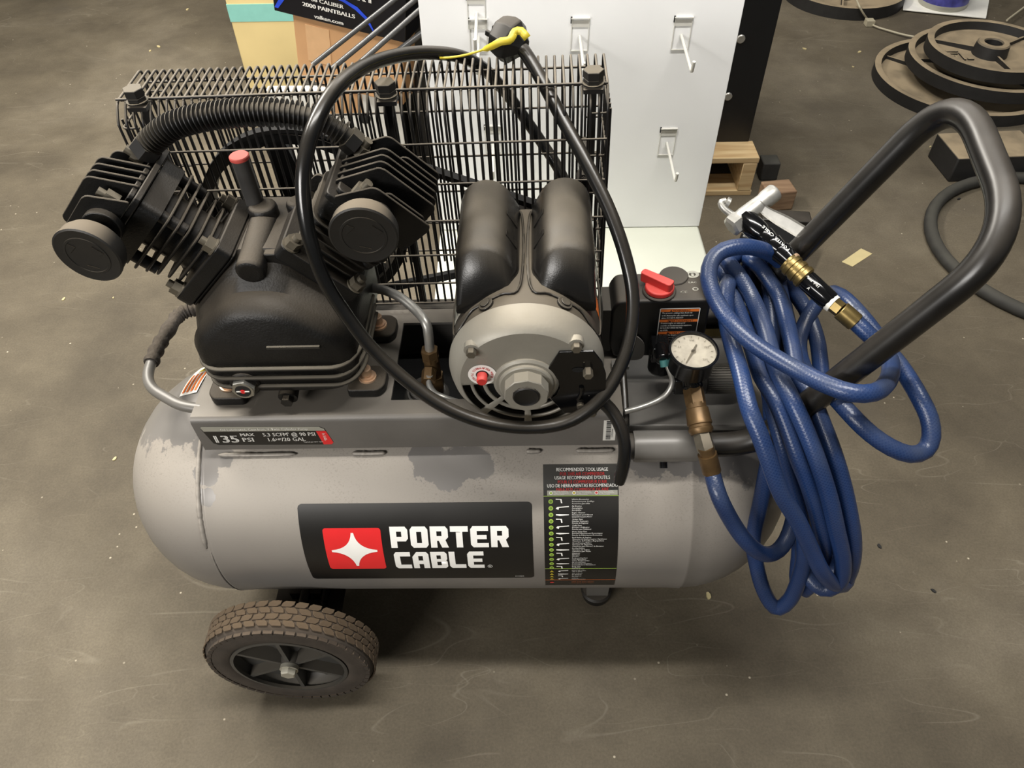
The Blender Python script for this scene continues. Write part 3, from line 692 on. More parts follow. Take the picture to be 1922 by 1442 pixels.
for bx, by in ((-.018, -.045), (.160, -.035), (.161, .062), (-.033, .062)):
    m = MB(); s_ = -1 if bx < 0 else 1
    m.prism(roundpoly([(-.024, -.022), (.016, -.022), (.024, -.012), (.024, .014), (.014, .022), (-.024, .022)], .005) if s_ > 0 else roundpoly([(.024, -.022), (.024, .022), (-.014, .022), (-.024, .014), (-.024, -.012), (-.016, -.022)][::-1], .005), (bx, by, ZT), (1, 0, 0), (0, 1, 0), .014)
    pf = obj('pump_foot', m, 'case_black', pump, bevel=.002)
    m = MB(); z = ZT + .014; m.cyl((bx, by, z), (bx, by, z + .0025), .0115, 24); m.cyl((bx, by, z + .0025), (bx, by, z + .0055), .0095, 24); m.cyl((bx, by, z + .0055), (bx, by, z + .018), .0068, 18, ch=.001); m.cyl((bx, by, z + .0182), (bx, by, z + .0186), .003, 6)
    obj('socket_bolt', m, 'bolt_copper', pump)
for s in (-1, 1):                                # the two cylinders of the V
    U = V((s * .7071, 0, -.7071)); A = V((s * .7071, 0, .7071)); Y = V((0, 1, 0)); YC = .015
    def pl(pts, a0, a1, mb, yc=YC):
        o = pab(s, a0, 0, yc); uz = U.cross(Y); dpt = (a1 - a0) * (1 if uz.dot(A) > 0 else -1)
        mb.prism(pts, o, U, Y, dpt)
    m = MB(); pl(roundpoly([(-.052, -.050), (.052, -.050), (.052, .050), (-.052, .050)], .008), .084, .102, m); pl(rrect(-.050, -.047, .050, .047, .006), .080, .0835, m)
    cyl = obj('cylinder', m, 'cast_black', AC, bevel=.0015)
    m = MB(); m.cyl(pab(s, .10, 0, YC), pab(s, .185, 0, YC), .034, 28)
    for bb, yy in ((-.036, -.034), (.036, -.034), (-.036, .034), (.036, .034)): m.cyl(pab(s, .135, bb, YC + yy), pab(s, .186, bb, YC + yy), .0075, 12)
    pl(rrect(-.0465, -.0465, .0465, .0465, .010), .164, .186, m); obj('barrel', m, 'cast_black', cyl)
    for i, a in enumerate((.108, .1195, .131, .1425, .154)):
        m = MB(); k = .040 + .0022 * i; pl(rrect(-k, -k, k, k, .016), a, a + .0028, m); obj('cooling_fin', m, 'fin_black', cyl, bevel=.0008, segs=1)
    for bb, yy in ((-.042, -.040), (.042, -.040), (-.042, .040), (.042, .040)):
        m = MB(); p = pab(s, .102, bb, YC + yy); m.cyl(p, p + A * .002, .0105, 20); m.cyl(p + A * .002, p + A * .011, .0092, 6, ang=.4); m.cyl(p + A * .011, p + A * .017, .0048, 12); obj('flange_nut', m, 'zinc_bolt', cyl)
    # head
    m = MB(); pl(roundpoly([(-.052, -.049), (.052, -.049), (.052, .052), (-.052, .052)], .006), .187, .194, m); pl(rrect(-.044, -.040, .048, .046, .006), .194, .200, m)
    m.cyl(pab(s, .204, 0, -.020), pab(s, .204, 0, -.045), .0205, 24)
    head = obj('cylinder_head', m, 'cast_black', AC, bevel=.0012)
    ful = [(-.050, .194), (-.024, .240), (-.018, .2425), (.046, .2425), (.051, .238), (.052, .215), (.046, .194)]
    sh1 = [(-.046, .194), (-.022, .232), (-.016, .2345), (.050, .2345), (.053, .228), (.050, .194)]
    sh2 = [(-.012, .194), (-.004, .228), (.000, .231), (.044, .231), (.048, .224), (.046, .194)]
    sh3 = [(-.006, .194), (.000, .238), (.005, .2415), (.047, .2415), (.051, .236), (.050, .194)]
    for i, (yy, pf_) in enumerate(((-.035, sh1), (-.0225, sh2), (-.010, ful), (.0025, ful), (.015, ful), (.0275, ful), (.040, sh3), (.052, ful if s > 0 else sh1))):
        m = MB(); o = V((PC.x, yy - .0013, PC.z)); pts = roundpoly(pf_, .007, 4)
        n = len(pts); vs = [o + U * p[0] + A * p[1] for p in pts]; vs += [q + Y * .0026 for q in vs]
        m.faces(vs, [tuple(range(n)), tuple(range(n, 2 * n))[::-1]] + [(i_, (i_ + 1) % n, n + (i_ + 1) % n, n + i_) for i_ in range(n)])
        obj('head_fin', m, 'fin_black', head, bevel=.0007, segs=1)
    for bb, yy in ((-.024, -.0225), (.030, .046), (-.036, .046)):
        m = MB(); p = pab(s, .204, bb, yy); m.cyl(p, p + A * .014, .0085, 6); m.cyl(p + A * .014, p + A * .022, .005, 12); obj('head_bolt', m, 'zinc_bolt', head)
    # intake filter
    fc = pab(s, .208, .001 if s < 0 else -.008, -.080) + (V((.001, -.002, -.008)) if s < 0 else V((0, 0, 0)))
    fa = V((-.10 if s < 0 else .02, -1, -.05)).normalized()
    m = MB(); m.lathe(fc - fa * .036, fa, [(0, .012), (.003, .0155), (.010, .0155), (.012, .021), (.015, .030), (.022, .0335), (.030, .0340), (.033, .0348), (.036, .0348), (.0372, .033), (.0368, .031), (.0368, 0)], 48, cap=False)
    fl = obj('intake_filter', m, 'filter_black', AC, smooth=30, label='round black intake filter canister with dusty rim')
    m = MB(); m.lathe(fc + fa * .0008, fa, [(0, .024), (.0006, .0235), (.0006, .0215), (0, .021)], 40, cap=False)
    x_, y_, a_ = perp(fa)
    for k in range(3):
        an = 2 * pi * k / 3 + .5; c_ = fc + (x_ * cos(an) + y_ * sin(an)) * .016 + fa * .0008; d_ = x_ * cos(an) + y_ * sin(an); t_ = fa.cross(d_)
        m.prism([(-.004, -.006), (.004, -.006), (0, .006)], c_, d_, t_, .0008)
    obj('embossed_mark', m, 'filter_black', fl)
# finned intercooler pipe between the heads
pp = smoothpath([(-.048, .046, .808), (-.028, .046, .824), (.000, .045, .839), (.045, .045, .848), (.098, .045, .850), (.145, .045, .842), (.172, .045, .826), (.188, .045, .808)], .0008)
m = MB(); m.tube(pp, .0098, 18); m.cyl(pp[0], pp[20], .0165, 6); m.cyl(pp[-1], pp[-18], .0145, 6)
pipe = obj('discharge_pipe', m, 'bolt_black', AC)
cum = 0; last = -1 
for i in range(22, len(pp) - 20):
    cum += (pp[i + 1] - pp[i]).length
    if cum - last > .0045:
        last = cum; t = (pp[i + 1] - pp[i]).normalized(); m = MB(); m.lathe(pp[i], t, [(-.0004, .0095), (-.0004, .0150), (.0004, .0150), (.0004, .0095)], 24, cap=False)
        obj('pipe_fin', m, 'bolt_black', pipe, smooth=30)
# lifting lug and rear bracket by the right cylinder
m = MB(); m.prism(roundpoly([(-.016, 0), (.016, 0), (.014, .05), (0, .062), (-.014, .05)], .006), (.130, .070, .700), (1, 0, 0), (0, 0, 1), .004); m.cyl((.134, .066, .748), (.134, .060, .748), .004, 8, mi=1)
obj('lifting_lug', m, ['case_black', 'steel'], pump)
m = MB(); m.prism([(0, 0), (.026, 0), (.013, .026)], (.132, .055, .700), (1, 0, 0), (0, .5, .86), .001); obj('hazard_sticker', m, 'decal_yellow', pump, label='small yellow triangle sticker')

# ---- flywheel, pulley, belt
m = MB(); fc = V((.068, .165, .628)); ay = V((0, 1, 0))
m.lathe(fc, ay, [(-.014, .137), (-.005, .132), (.005, .132), (.014, .137), (.014, .124), (-.014, .124), (-.014, .137)], 64, cap=False); m.cyl(fc - ay * .02, fc + ay * .02, .028, 24)
for k in range(5):
    an = 2 * pi * k / 5 + .3; d_ = V((cos(an), 0, sin(an))); t_ = V((-sin(an), 0, cos(an))); Rm = Matrix((d_, ay, t_)).transposed()
    m.prism([(.02, -.020), (.02, .020), (.128, .030), (.128, .004)], fc - ay * .004, d_, t_, -.008)
obj('flywheel', m, 'cast_black', AC, smooth=40)
m = MB(); mc = V((.366, .165, .600)); m.lathe(mc, ay, [(-.014, .046), (0, .038), (.014, .046), (.014, .015), (-.014, .015), (-.014, .046)], 40, cap=False); m.cyl(mc - ay * .07, mc + ay * .018, .01, 16)
obj('motor_pulley', m, 'cast_black', AC, smooth=40)
d = mc - fc; an = math.atan2(d.z, d.x); off = math.acos((.137 - .046) / math.hypot(d.x, d.z)); loop = []
for i in range(25):
    a = an + off + (2 * pi - 2 * off) * i / 24; loop.append(fc + V((cos(a), 0, sin(a))) * .137)
for i in range(13):
    a = an - off + 2 * off * i / 12; loop.append(mc + V((cos(a), 0, sin(a))) * .046)
m = MB()
n = len(loop); rg = []
for i in range(n):
    nn = ((loop[i] - (fc if i < 25 else mc)).normalized())
    rg.append([loop[i] + nn * .003 - ay * .007, loop[i] + nn * .003 + ay * .007, loop[i] - nn * .006 + ay * .004, loop[i] - nn * .006 - ay * .004])
m.loft(rg + [rg[0]], cap=False); obj('drive_belt', m, 'belt_rubber', AC, smooth=40)

# ---- belt guard: bent wires, rails, posts, bolts
gx0, gx1, NW = -.102, .463, 59
m = MB()
for z, y in ((.8275, .129), (.822, .138), (.8065, .2145)): m.tube([(gx0, y, z), (gx1, y, z)], .0016, 8)
for z in (.770, .716, .662, .608, .560, .525): m.tube([(gx0, .109, z), (gx1, .109, z)], .0014, 8)
for z in (.755, .69, .636, .584, .535): m.tube([(gx0, .215, z), (gx1, .215, z)], .0014, 8)
guard = obj('belt_guard', m, 'wire_black', AC, smooth=60)
wp = fillet([V((0, .112, .522)), V((0, .112, .806)), V((0, .129, .8245)), V((0, .2095, .8255)), V((0, .212, .517))], .007, 4)
first = None
for i in range(NW):
    x = gx0 + (gx1 - gx0) * i / (NW - 1)
    if first is None: m = MB(); m.tube([p + V((x, 0, 0)) for p in wp], .00155, 8); first = obj('guard_wire', m, 'wire_black', guard, smooth=60)
    else: inst(first, 'guard_wire', (x, BASE[first.name].y, BASE[first.name].z), guard)
first = None
for x in (gx0 - .0035, gx1 + .0035):
    for k in range(9):
        y = .118 + .0118 * k
        if first is None: m = MB(); m.tube([(x, y, .517), (x, y, .803)], .00145, 8); first = obj('end_wire', m, 'wire_black', guard, smooth=60)
        else: inst(first, 'end_wire', (x, y, .517), guard)
first = None
for x in (gx0 - .002, gx1 + .002):
    for z in (.796, .742, .69, .636, .584, .535):
        pts = [(x + (.02 if x < 0 else -.02), .120, z), (x, .120, z), (x, .212, z), (x + (.02 if x < 0 else -.02), .212, z)]
        m = MB(); m.tube(fillet(pts, .006, 3), .0014, 8); obj('end_rail', m, 'wire_black', guard, smooth=60)
for u, v in ((249, 168), (722, 156), (1114, 133)):
    p = L(u, v, z=.842); m = MB(); x, y = p.x, p.y
    m.cyl((x, y, .828), (x, y, .8295), .0125, 20); m.cyl((x, y, .8295), (x, y, .8345), .0112, 6, ang=.5, ch=.0006); m.cyl((x, y, .8350), (x, y, .8440), .0118, 6, ang=.5, ch=.0006)
    obj('guard_bolt', m, 'bolt_black', guard)
    m = MB(); m.box((x, y, .822), (.022, .018, .005)); m.box((x, y + .008, .668), (.010, .003, .305)); obj('guard_post', m, 'wire_black', guard)
m = MB(); m.box((.440, .165, .706), (.012, .09, .020)); m.cyl((.438, .14, .706), (.438, .118, .706), .008, 8); obj('guard_clip', m, 'plastic_black', guard)

# ---- electric motor
MC = V((.366, 0, .600)); nY = V((0, -1, 0))
m = MB(); m.lathe(MC + V((0, .105, 0)), nY, [(0, .070), (.006, .082), (.010, .0860), (.012, .0872), (.189, .0872)], 72)
motor = obj('electric_motor', m, 'motor_shell', AC, smooth=40)
m = MB()
bp_ = [(.187, .0872), (.187, .0892), (.194, .0892), (.200, .0875), (.210, .0835), (.2165, .0785), (.219, .0745)]
m.lathe(MC + V((0, .105, 0)), nY, bp_, 96, cap=False)
yf = -.114; NA = 96; RR = [.0745, .0735, .0640, .0605, .0500, .0455, .0360, .030]; ve = {}
def bv(mb, i, j):
    key = (i, j % NA)
    if key not in ve: a = 2 * pi * j / NA; ve[key] = mb.bm.verts.new((MC.x + RR[i] * cos(a), yf, MC.z + RR[i] * sin(a)))
    return ve[key]
for i in range(len(RR) - 1):
    for j in range(NA):
        a = 360 * (j + .5) / NA
        lowh = 184 < a < 356; sp_ = min(abs(a - q) for q in (225, 270, 315)) < (2.6, 2.6, 3.2, 3.2, 4, 4, 5)[i]
        if lowh and i in (1, 3, 5) and not sp_: continue
        m.bm.faces.new([bv(m, i, j), bv(m, i, j + 1), bv(m, i + 1, j + 1), bv(m, i + 1, j)])
bmesh.ops.remove_doubles(m.bm, verts=m.bm.verts[:], dist=.0001)
eb = obj('end_bell', m, 'silver_paint', motor, smooth=30, label='silver painted front end bell with curved vent slots')
sd = eb.modifiers.new('thick', 'SOLIDIFY'); sd.thickness = .003; sd.offset = -1
m = MB(); m.lathe(MC + V((0, -.088, 0)), nY, [(0, .072), (.001, 0)], 40, cap=False); m.cyl(MC + V((0, -.087, 0)), MC + V((0, -.098, 0)), .045, 24, r2=.03); obj('vent_shade_disc', m, 'dark_inside', motor)  # black disc behind the vent slots, interior shade put into its colour
m = MB(); o = MC + V((0, yf, 0)); m.lathe(o, nY, [(-.004, .0375), (.002, .0370), (.004, .034), (.004, .031), (.007, .0305), (.008, .0290), (.008, .010)], 48, cap=False)
m.lathe(o, nY, [(.007, .0255), (.0215, .0255), (.0225, .0245), (.0225, .0155), (.016, .0150), (.016, 0)], 10, cap=False, ang=.2)
hub = obj('bearing_cap', m, 'silver_paint', motor, smooth=30)
m = MB(); m.lathe(o, nY, [(.015, .0150), (.0240, .0150), (.0250, .0135), (.0235, .011), (.0235, 0)], 28, cap=False); obj('shaft_plug', m, 'plastic_black', motor)
for x, z in ((.308, .651), (.4215, .656), (.441, .549)):
    m = MB(); p = V((x, yf, z)); m.lathe(p, nY, [(-.008, .0085), (.0002, .0085), (.0004, .0068)], 20); obj('bolt_boss', m, 'silver_paint', motor)
    m = MB(); m.lathe(p, nY, [(.001, .0056), (.0075, .0056), (.0080, .0050)], 6); obj('housing_bolt', m, 'zinc_bolt', motor)
m = MB(); cp = [(.403, .649), (.440, .649), (.4500, .632), (.4550, .612), (.4555, .590), (.4500, .566), (.4415, .547), (.4085, .548), (.3935, .573), (.4000, .580), (.4035, .592), (.4020, .604), (.3980, .612), (.3900, .622)]
Xx = V((1, 0, 0)); Zz = V((0, 0, 1))
m.prism(cp, (0, yf - .0005, 0), Xx, Zz, .003); tcv = obj('terminal_cover', m, 'gloss_black', motor, bevel=.0006, label='glossy black wiring cover plate')
m = MB(); m.flat([[(.424 + .007 * cos(2 * pi * k / 16), .6215 + .004 * sin(2 * pi * k / 16)) for k in range(16)]], lambda x, z: V((x, yf - .0040, z)), 0)
m.lathe((.4345, yf - .003, .6205), nY, [(0, .0056), (.010, .0056), (.011, .0046)], 6, mi=1)
for x, z in ((.430, .633), (.437, .607), (.437, .578), (.441, .564)): m.lathe((x, yf - .003, z), nY, [(0, .0009), (.0006, .0007)], 8, mi=2)
m.tube(smoothpath([(.428, yf - .0034, .594), (.4285, yf - .0034, .583), (.4245, yf - .0034, .572)], .004), .003, 8, mi=3)
m.lathe((.4275, yf - .003, .5625), nY, [(0, .0046), (.005, .0042)], 10, mi=1)
obj('cover_screw', m, ['dark_inside', 'zinc_bolt', 'steel', 'gloss_black'], motor, recalc=False)
rc = V((.317, yf, .6125)); m = MB(); fR = lambda x, z: V((rc.x + x, yf - .0006, rc.z + z)); fR2 = lambda x, z: V((rc.x + x, yf - .0010, rc.z + z))
m.flat([circ(0, 0, .0160, 40), circ(0, 0, .0072, 30)], fR, 0)
def arc(txt, a0, da, up, r=.0098, sz=.0040):
    a = a0
    for ch in txt:
        t = radians(a); dx, dy = cos(t), sin(t)
        if up: ex, ey = V((dy, -dx)), V((dx, dy)); b0 = V((dx, dy)) * r
        else: ex, ey = V((-dy, dx)), V((-dx, -dy)); b0 = V((dx, dy)) * (r + sz * .75)
        if ch != ' ': m.text(ch, lambda x, y: fR2(*(b0 + ex * x + ey * y)), sz, -sz * .3, 0, 1, bold=.02)
        a += da
arc('AFTER MOTOR COOLS', 84, -10.4, True); arc('PRESS TO RESET', 101, 11.4, False)
obj('reset_sticker', m, ['decal_white', 'decal_redtext'], motor, recalc=False, smooth=180, label='round white sticker with red ring of lettering')
m = MB(); m.lathe((rc.x, yf, rc.z), nY, [(0, .0069), (.0012, .0069)], 24, mi=1); m.lathe((rc.x, yf, rc.z), nY, [(.001, .0060), (.0105, .0060), (.012, .0050)], 24)
obj('reset_button', m, ['red_plastic', 'dark_inside'], motor, label='red reset button')
# capacitor covers
for s, cx in ((-1, .320), (1, .414)):
    side = [(-s * .036 * -1, 0)]
    outer, inner = s, -s
    pts = [(outer * .0335, .652 if s < 0 else .652)]
    pts = []
    for i in range(11):
        a = radians(0 + 150 * i / 10); pts.append((outer * .0320 * cos(a), .6950 + .0325 * sin(a)))
    pts = [(outer * .0325, .650), (outer * .0335, .672)] + pts + [(inner * .0400, .688), (inner * .0420, .675), (inner * .0420, .655)]
    if s > 0: pts = pts
    def sec(y, k, dz): return [V((cx + p[0] * k, y, .655 + (p[1] - .655) * dz)) for p in pts]
    m = MB(); m.loft([sec(.106, .86, .90), sec(.100, .97, .98), sec(.088, 1, 1), sec(.03, 1, 1), sec(-.022, 1, 1), sec(-.028, .98, .98), sec(-.033, .95, .93), sec(-.046, .95, .62), sec(-.058, .95, .22)])
    for yy in (.055, .015):                      # buttress notches on the inner flank
        m.prism([(0, 0), (inner * .012, -.022), (0, -.028)], (cx + inner * .026, yy, .716), (1, 0, 0), (0, 0, 1), .010)
    cc = obj('capacitor_cover', m, 'motor_cover', motor, bevel=.003, smooth=32)
    m = MB()
    ring_ = [(cx + outer * .036, .094), (cx + outer * .036, -.070), (cx + outer * .012, -.067), (cx + inner * .02, -.062), (cx + inner * .0415, -.052), (cx + inner * .0435, .060), (cx + inner * .03, .094)]
    def onshell(x, y, off=.0012): dx = x - MC.x; return V((x, y, MC.z + math.sqrt(max(1e-5, (.0872 + off) ** 2 - dx * dx))))
    pts2 = smoothpath([V((a, b2, 0)) for a, b2 in ring_], .004, closed=True)
    m.tube([onshell(p.x, p.y) for p in pts2], .0016, 6, closed=True); obj('cover_lip', m, 'motor_cover', cc, smooth=60)
    p = onshell(cx + outer * -.004, -.070, .001); m = MB(); nn = (p - V((MC.x, p.y, MC.z))).normalized()
    m.cyl(p - nn * .002, p + nn * .002, .009, 20); m.cyl(p + nn * .002, p + nn * .004, .0058, 16); obj('cover_screw', m, 'motor_cover', cc, bevel=.0006)
# side data labels on the shell
def SH(off): return lambda s, y: V((MC.x + (.0872 + off) * sin(s), y, MC.z + (.0872 + off) * cos(s)))
m = MB(); 
for i in range(8): a0, a1 = -1.52 + i * .09, -1.52 + (i + 1) * .09; m.faces([SH(.0005)(a0, -.05), SH(.0005)(a1, -.05), SH(.0005)(a1, .03), SH(.0005)(a0, .03)], [(0, 1, 2, 3)], 0)
for i in range(6): m.faces([SH(.0009)(-1.40 + i * .09, -.044), SH(.0009)(-1.38 + i * .09, -.044), SH(.0009)(-1.38 + i * .09, .01 + (i % 3) * .006), SH(.0009)(-1.40 + i * .09, .01 + (i % 3) * .006)], [(0, 1, 2, 3)], 1)
obj('motor_nameplate', m, ['decal_grey', 'ink_black'], motor, recalc=False)
m = MB()
for i in range(3): a0, a1 = 1.16 + i * .09, 1.16 + (i + 1) * .09; m.faces([SH(.0006)(a0, -.030), SH(.0006)(a1, -.030), SH(.0006)(a1, .0), SH(.0006)(a0, .0)], [(0, 1, 2, 3)], 0)
obj('motor_sticker', m, 'decal_orange', motor, recalc=False, label='orange sticker')
m = MB(); m.box((.366, .02, .5125), (.13, .12, .006)); m.box((.366, -.02, .52), (.10, .04, .016)); m.box((.366, .06, .52), (.10, .03, .016)); obj('motor_foot', m, 'cast_black', motor)

# ---- pressure switch
m = MB(); m.prism(roundpoly([(.470, .540), (.476, .516), (.590, .516), (.590, .612), (.478, .612), (.470, .598)], .006), (0, .058, 0), (1, 0, 0), (0, 0, 1), .054)
sw = obj('pressure_switch', m, 'plastic_black', AC, bevel=.0035, segs=3)
m = MB(); m.cyl((.550, .050, .60), (.550, .050, .6138), .018, 28, ch=.001); obj('switch_cap', m, 'plastic_black', sw)
m = MB(); m.box((.466, .03, .560), (.012, .045, .070)); obj('side_housing', m, 'plastic_black', sw)
kc = V((.5285, .0215, .612)); m = MB(); m.cyl(kc, kc + V((0, 0, .003)), .0205, 36, ch=.001); m.cyl(kc + V((0, 0, .003)), kc + V((0, 0, .009)), .0170, 36, ch=.001)
Rk = Matrix.Rotation(radians(-38), 3, 'Z'); kb = MB()
obj('dial_base', m, ['plastic_black'], sw)
m = MB(); m.cyl(kc + V((0, 0, .003)), kc + V((0, 0, .010)), .0178, 36, ch=.0012)
pts = roundpoly([(-.026, -.0052), (.0165, -.0062), (.0165, .0062), (-.026, .0052)], .004); ex = Rk @ V((1, 0, 0)); ey = Rk @ V((0, 1, 0))
m.prism(pts, kc + V((0, 0, .008)), ex, ey, .013); obj('red_dial', m, 'red_plastic', sw, bevel=.0022, segs=3, label='red turn knob')
m = MB(); fS = lambda x, y: V((x - .004, .012 + y * .80, .6126))
m.text('CE', fS, .0075, .5575, .006, 0, bold=.01); m.flat([circ(.577, .050, .0085, 24), circ(.577, .050, .0045, 20)], fS, 0); m.box((.573, .050, .6128), (.003, .006, .0006))
m.text('UL', fS, .005, .5855, .031, 0, bold=.02); m.text('EAC', fS, .0055, .570, .029, 0, bold=.02); m.flat([circ(.577, .015, .0038, 16), circ(.577, .015, .0026, 14)], fS, 0)
for x in (.556, .562, .5855): m.text('IP54 240V', lambda a, b2, x=x: fS(x + b2, .030 - a), .0034, 0 if x > .58 else -.022, 0, 0)
m.text('OFF', lambda a, b2: fS(.497 + a, .014 + b2), .0055, 0, 0, 0); m.text('AUTO', lambda a, b2: fS(.490 + a, .055 + b2), .005, 0, 0, 0)
obj('certification_print', m, 'decal_grey', sw, recalc=False, label='faded white certification marks')
m = MB(); fL = lambda off: (lambda x, z: V((x - .0045, .0035 - off, z + .0095)))
lx0, lx1, lz0, lz1 = .5335, .5825, .5300, .5905
m.flat([rrect(lx0, lz0, lx1, lz1, .0015)], fL(0), 0); m.flat([[(lx0 + .001, lz0 + .001), (lx1 - .001, lz0 + .001), (lx1 - .001, lz1 - .001), (lx0 + .001, lz1 - .001)]], fL(.0002), 1)
for z, t in ((.5855, 'WARNING'), (.5685, 'AVERTISSEMENT'), (.5480, 'ADVERTENCIA')):
    m.flat([[(lx0 + .001, z - .0005), (lx1 - .001, z - .0005), (lx1 - .001, z + .0037), (lx0 + .001, z + .0037)]], fL(.0004), 2)
    m.text(t, fL(.0006), .0040, (lx0 + lx1) / 2 + .002, z + .0002, 1, 'CENTER', .02, sx=1.1); m.flat([[(lx0 + .012, z), (lx0 + .0155, z), (lx0 + .01375, z + .003)]], fL(.0006), 1)
for z, ls in ((.5822, ('The pressure settings have been set', 'at the factory for safe maximum oper-', 'ation. DO NOT ADJUST!')), (.5652, ('Pression reglee en usine pour', 'securite et fonctionnement maximum.', 'REGLE EN USINE NE PAS', 'AJUSTER.')), (.5447, ('Los controles de presion han sido', 'en fabrica para una operacion', 'maxima segura. NO', 'AJUSTES DE'))):
    for i, t in enumerate(ls): m.text(t, fL(.0006), .0036, lx0 + .003, z - i * .0041, 0, bold=.018, sx=.70)
obj('warning_label', m, ['decal_white', 'ink_black', 'decal_orange'], sw, recalc=False, smooth=180, label='orange and black warning label with white lettering')
m = MB(); m.prism(roundpoly([(.484, .515), (.515, .515), (.515, .545), (.5, .562), (.484, .545)], .012), (0, .001, 0), (1, 0, 0), (0, 0, 1), .002); m.box((.484, -.010, .516), (.022, .012, .005)); obj('mounting_tab', m, 'bracket_grey', sw)
m = MB(); m.cyl((.594, .030, .535), (.625, .030, .535), .010, 6); m.cyl((.62, .03, .535), (.65, .03, .535), .0085, 16); m.cyl((.56, .03, .47), (.56, .03, .53), .011, 6); obj('brass_union', m, 'brass', AC)
m = MB(); m.cyl((.594, .036, .556), (.66, .036, .556), .012, 20); obj('relief_fitting', m, 'plastic_black', AC)
# ---- regulator, gauge, knob, coupler
m = MB(); m.box((.565, -.022, .520), (.036, .040, .044)); m.cyl((.535, -.012, .508), (.535, -.012, .545), .016, 16, ch=.003); m.box((.556, -.050, .530), (.022, .030, .026)); m.cyl((.60, -.02, .50), (.57, -.02, .50), .013, 20)
reg = obj('regulator', m, 'gloss_black', AC, bevel=.003)
gc = L(1302, 659, z=.585); gdir = V((.03, -.10, 1)).normalized()
m = MB(); m.lathe(gc, gdir, [(-.052, .008), (-.034, .010), (-.031, .024), (-.027, .0275), (-.004, .0285), (.0015, .0298), (.0025, .0292), (.0025, .0268), (-.001, .0262)], 48, cap=False)
gg = obj('pressure_gauge', m, 'gloss_black', AC, smooth=30)
m = MB(); m.lathe(gc, gdir, [(-.0015, .0265), (-.0012, 0)], 40, cap=False); obj('gauge_face', m, 'gauge_face', gg, label='dusty cream gauge face')
m = MB(); gx, gy, ga = perp(gdir); ex = V((1, 0, 0)); ex = (ex - ga * ga.dot(ex)).normalized(); ey = ga.cross(ex)
fG = lambda x, y: gc + ga * (-.0004) + ex * x + ey * y
m.flat([[(-.0115, -.0175), (-.0105, -.018), (.0016, .0), (.0058, .0100), (.0040, .0108), (-.0014, .0014)]], fG, 0); m.flat([circ(0, 0, .003, 14)], fG, 0)
for i in range(13):
    a = radians(225 - 22.5 * i); m.flat([[(.0205 * cos(a) - .0003 * sin(a), .0205 * sin(a) + .0003 * cos(a)), (.0205 * cos(a) + .0003 * sin(a), .0205 * sin(a) - .0003 * cos(a)), (.0235 * cos(a) + .0003 * sin(a), .0235 * sin(a) - .0003 * cos(a)), (.0235 * cos(a) - .0003 * sin(a), .0235 * sin(a) + .0003 * cos(a))]], fG, 1)
for a_, t in ((225, '0'), (157, '50'), (90, '100'), (22, '150'), (-45, '200')): m.text(t, fG, .0042, .0170 * cos(radians(a_)), .0170 * sin(radians(a_)) - .0015, 1, 'CENTER')
obj('gauge_needle', m, ['bolt_black', 'zinc_bolt'], gg, recalc=False)
m = MB(); m.cyl((.586, -.022, .500), (.592, -.022, .500), .0205, 40); m.cyl((.592, -.022, .500), (.634, -.022, .500), .0185, 40, ch=.002)
for i in range(36):
    a = 2 * pi * i / 36; d_ = V((0, cos(a), sin(a))); Rm = Matrix((V((1, 0, 0)), d_, V((1, 0, 0)).cross(d_))).transposed(); m.box(V((.6135, -.022, .500)) + d_ * .0188, (.038, .0022, .0015), 0, Rm)
obj('regulator_knob', m, 'wheel_plastic', AC, label='dark grey ribbed regulator knob')
p0 = L(1300, 728, y=-.064); p1 = L(1307, 775, y=-.090); p2 = L(1317, 815, y=-.114); p3 = L(1323, 836, y=-.126); p4 = L(1326, 847, y=-.134); p5 = L(1336, 886, y=-.144)
m = MB(); m.cyl(gc - V((0, 0, .04)), p0 + (p0 - p2).normalized() * .004, .0130, 24); m.cyl(p0 + (p0 - p2).normalized() * .006, p0 + (p2 - p0).normalized() * .001, .0138, 24, ch=.001)
obj('gauge_neck', m, 'gloss_black', gg)
ax = (p2 - p0).normalized(); ln = (p2 - p0).length
m = MB(); m.lathe(p0, ax, [(0, .0120), (.003, .0128), (.022, .0128)], 6); m.lathe(p0, ax, [(.020, .0122), (.026, .0122), (.027, .0140), (.042, .0148), (.043, .0152), (.046, .0152), (.047, .0138), (.050, .0138), (.051, .0150), (.054, .0150), (ln, .0125), (ln, .008)], 32)
obj('quick_coupler', m, 'brass_dull', AC)

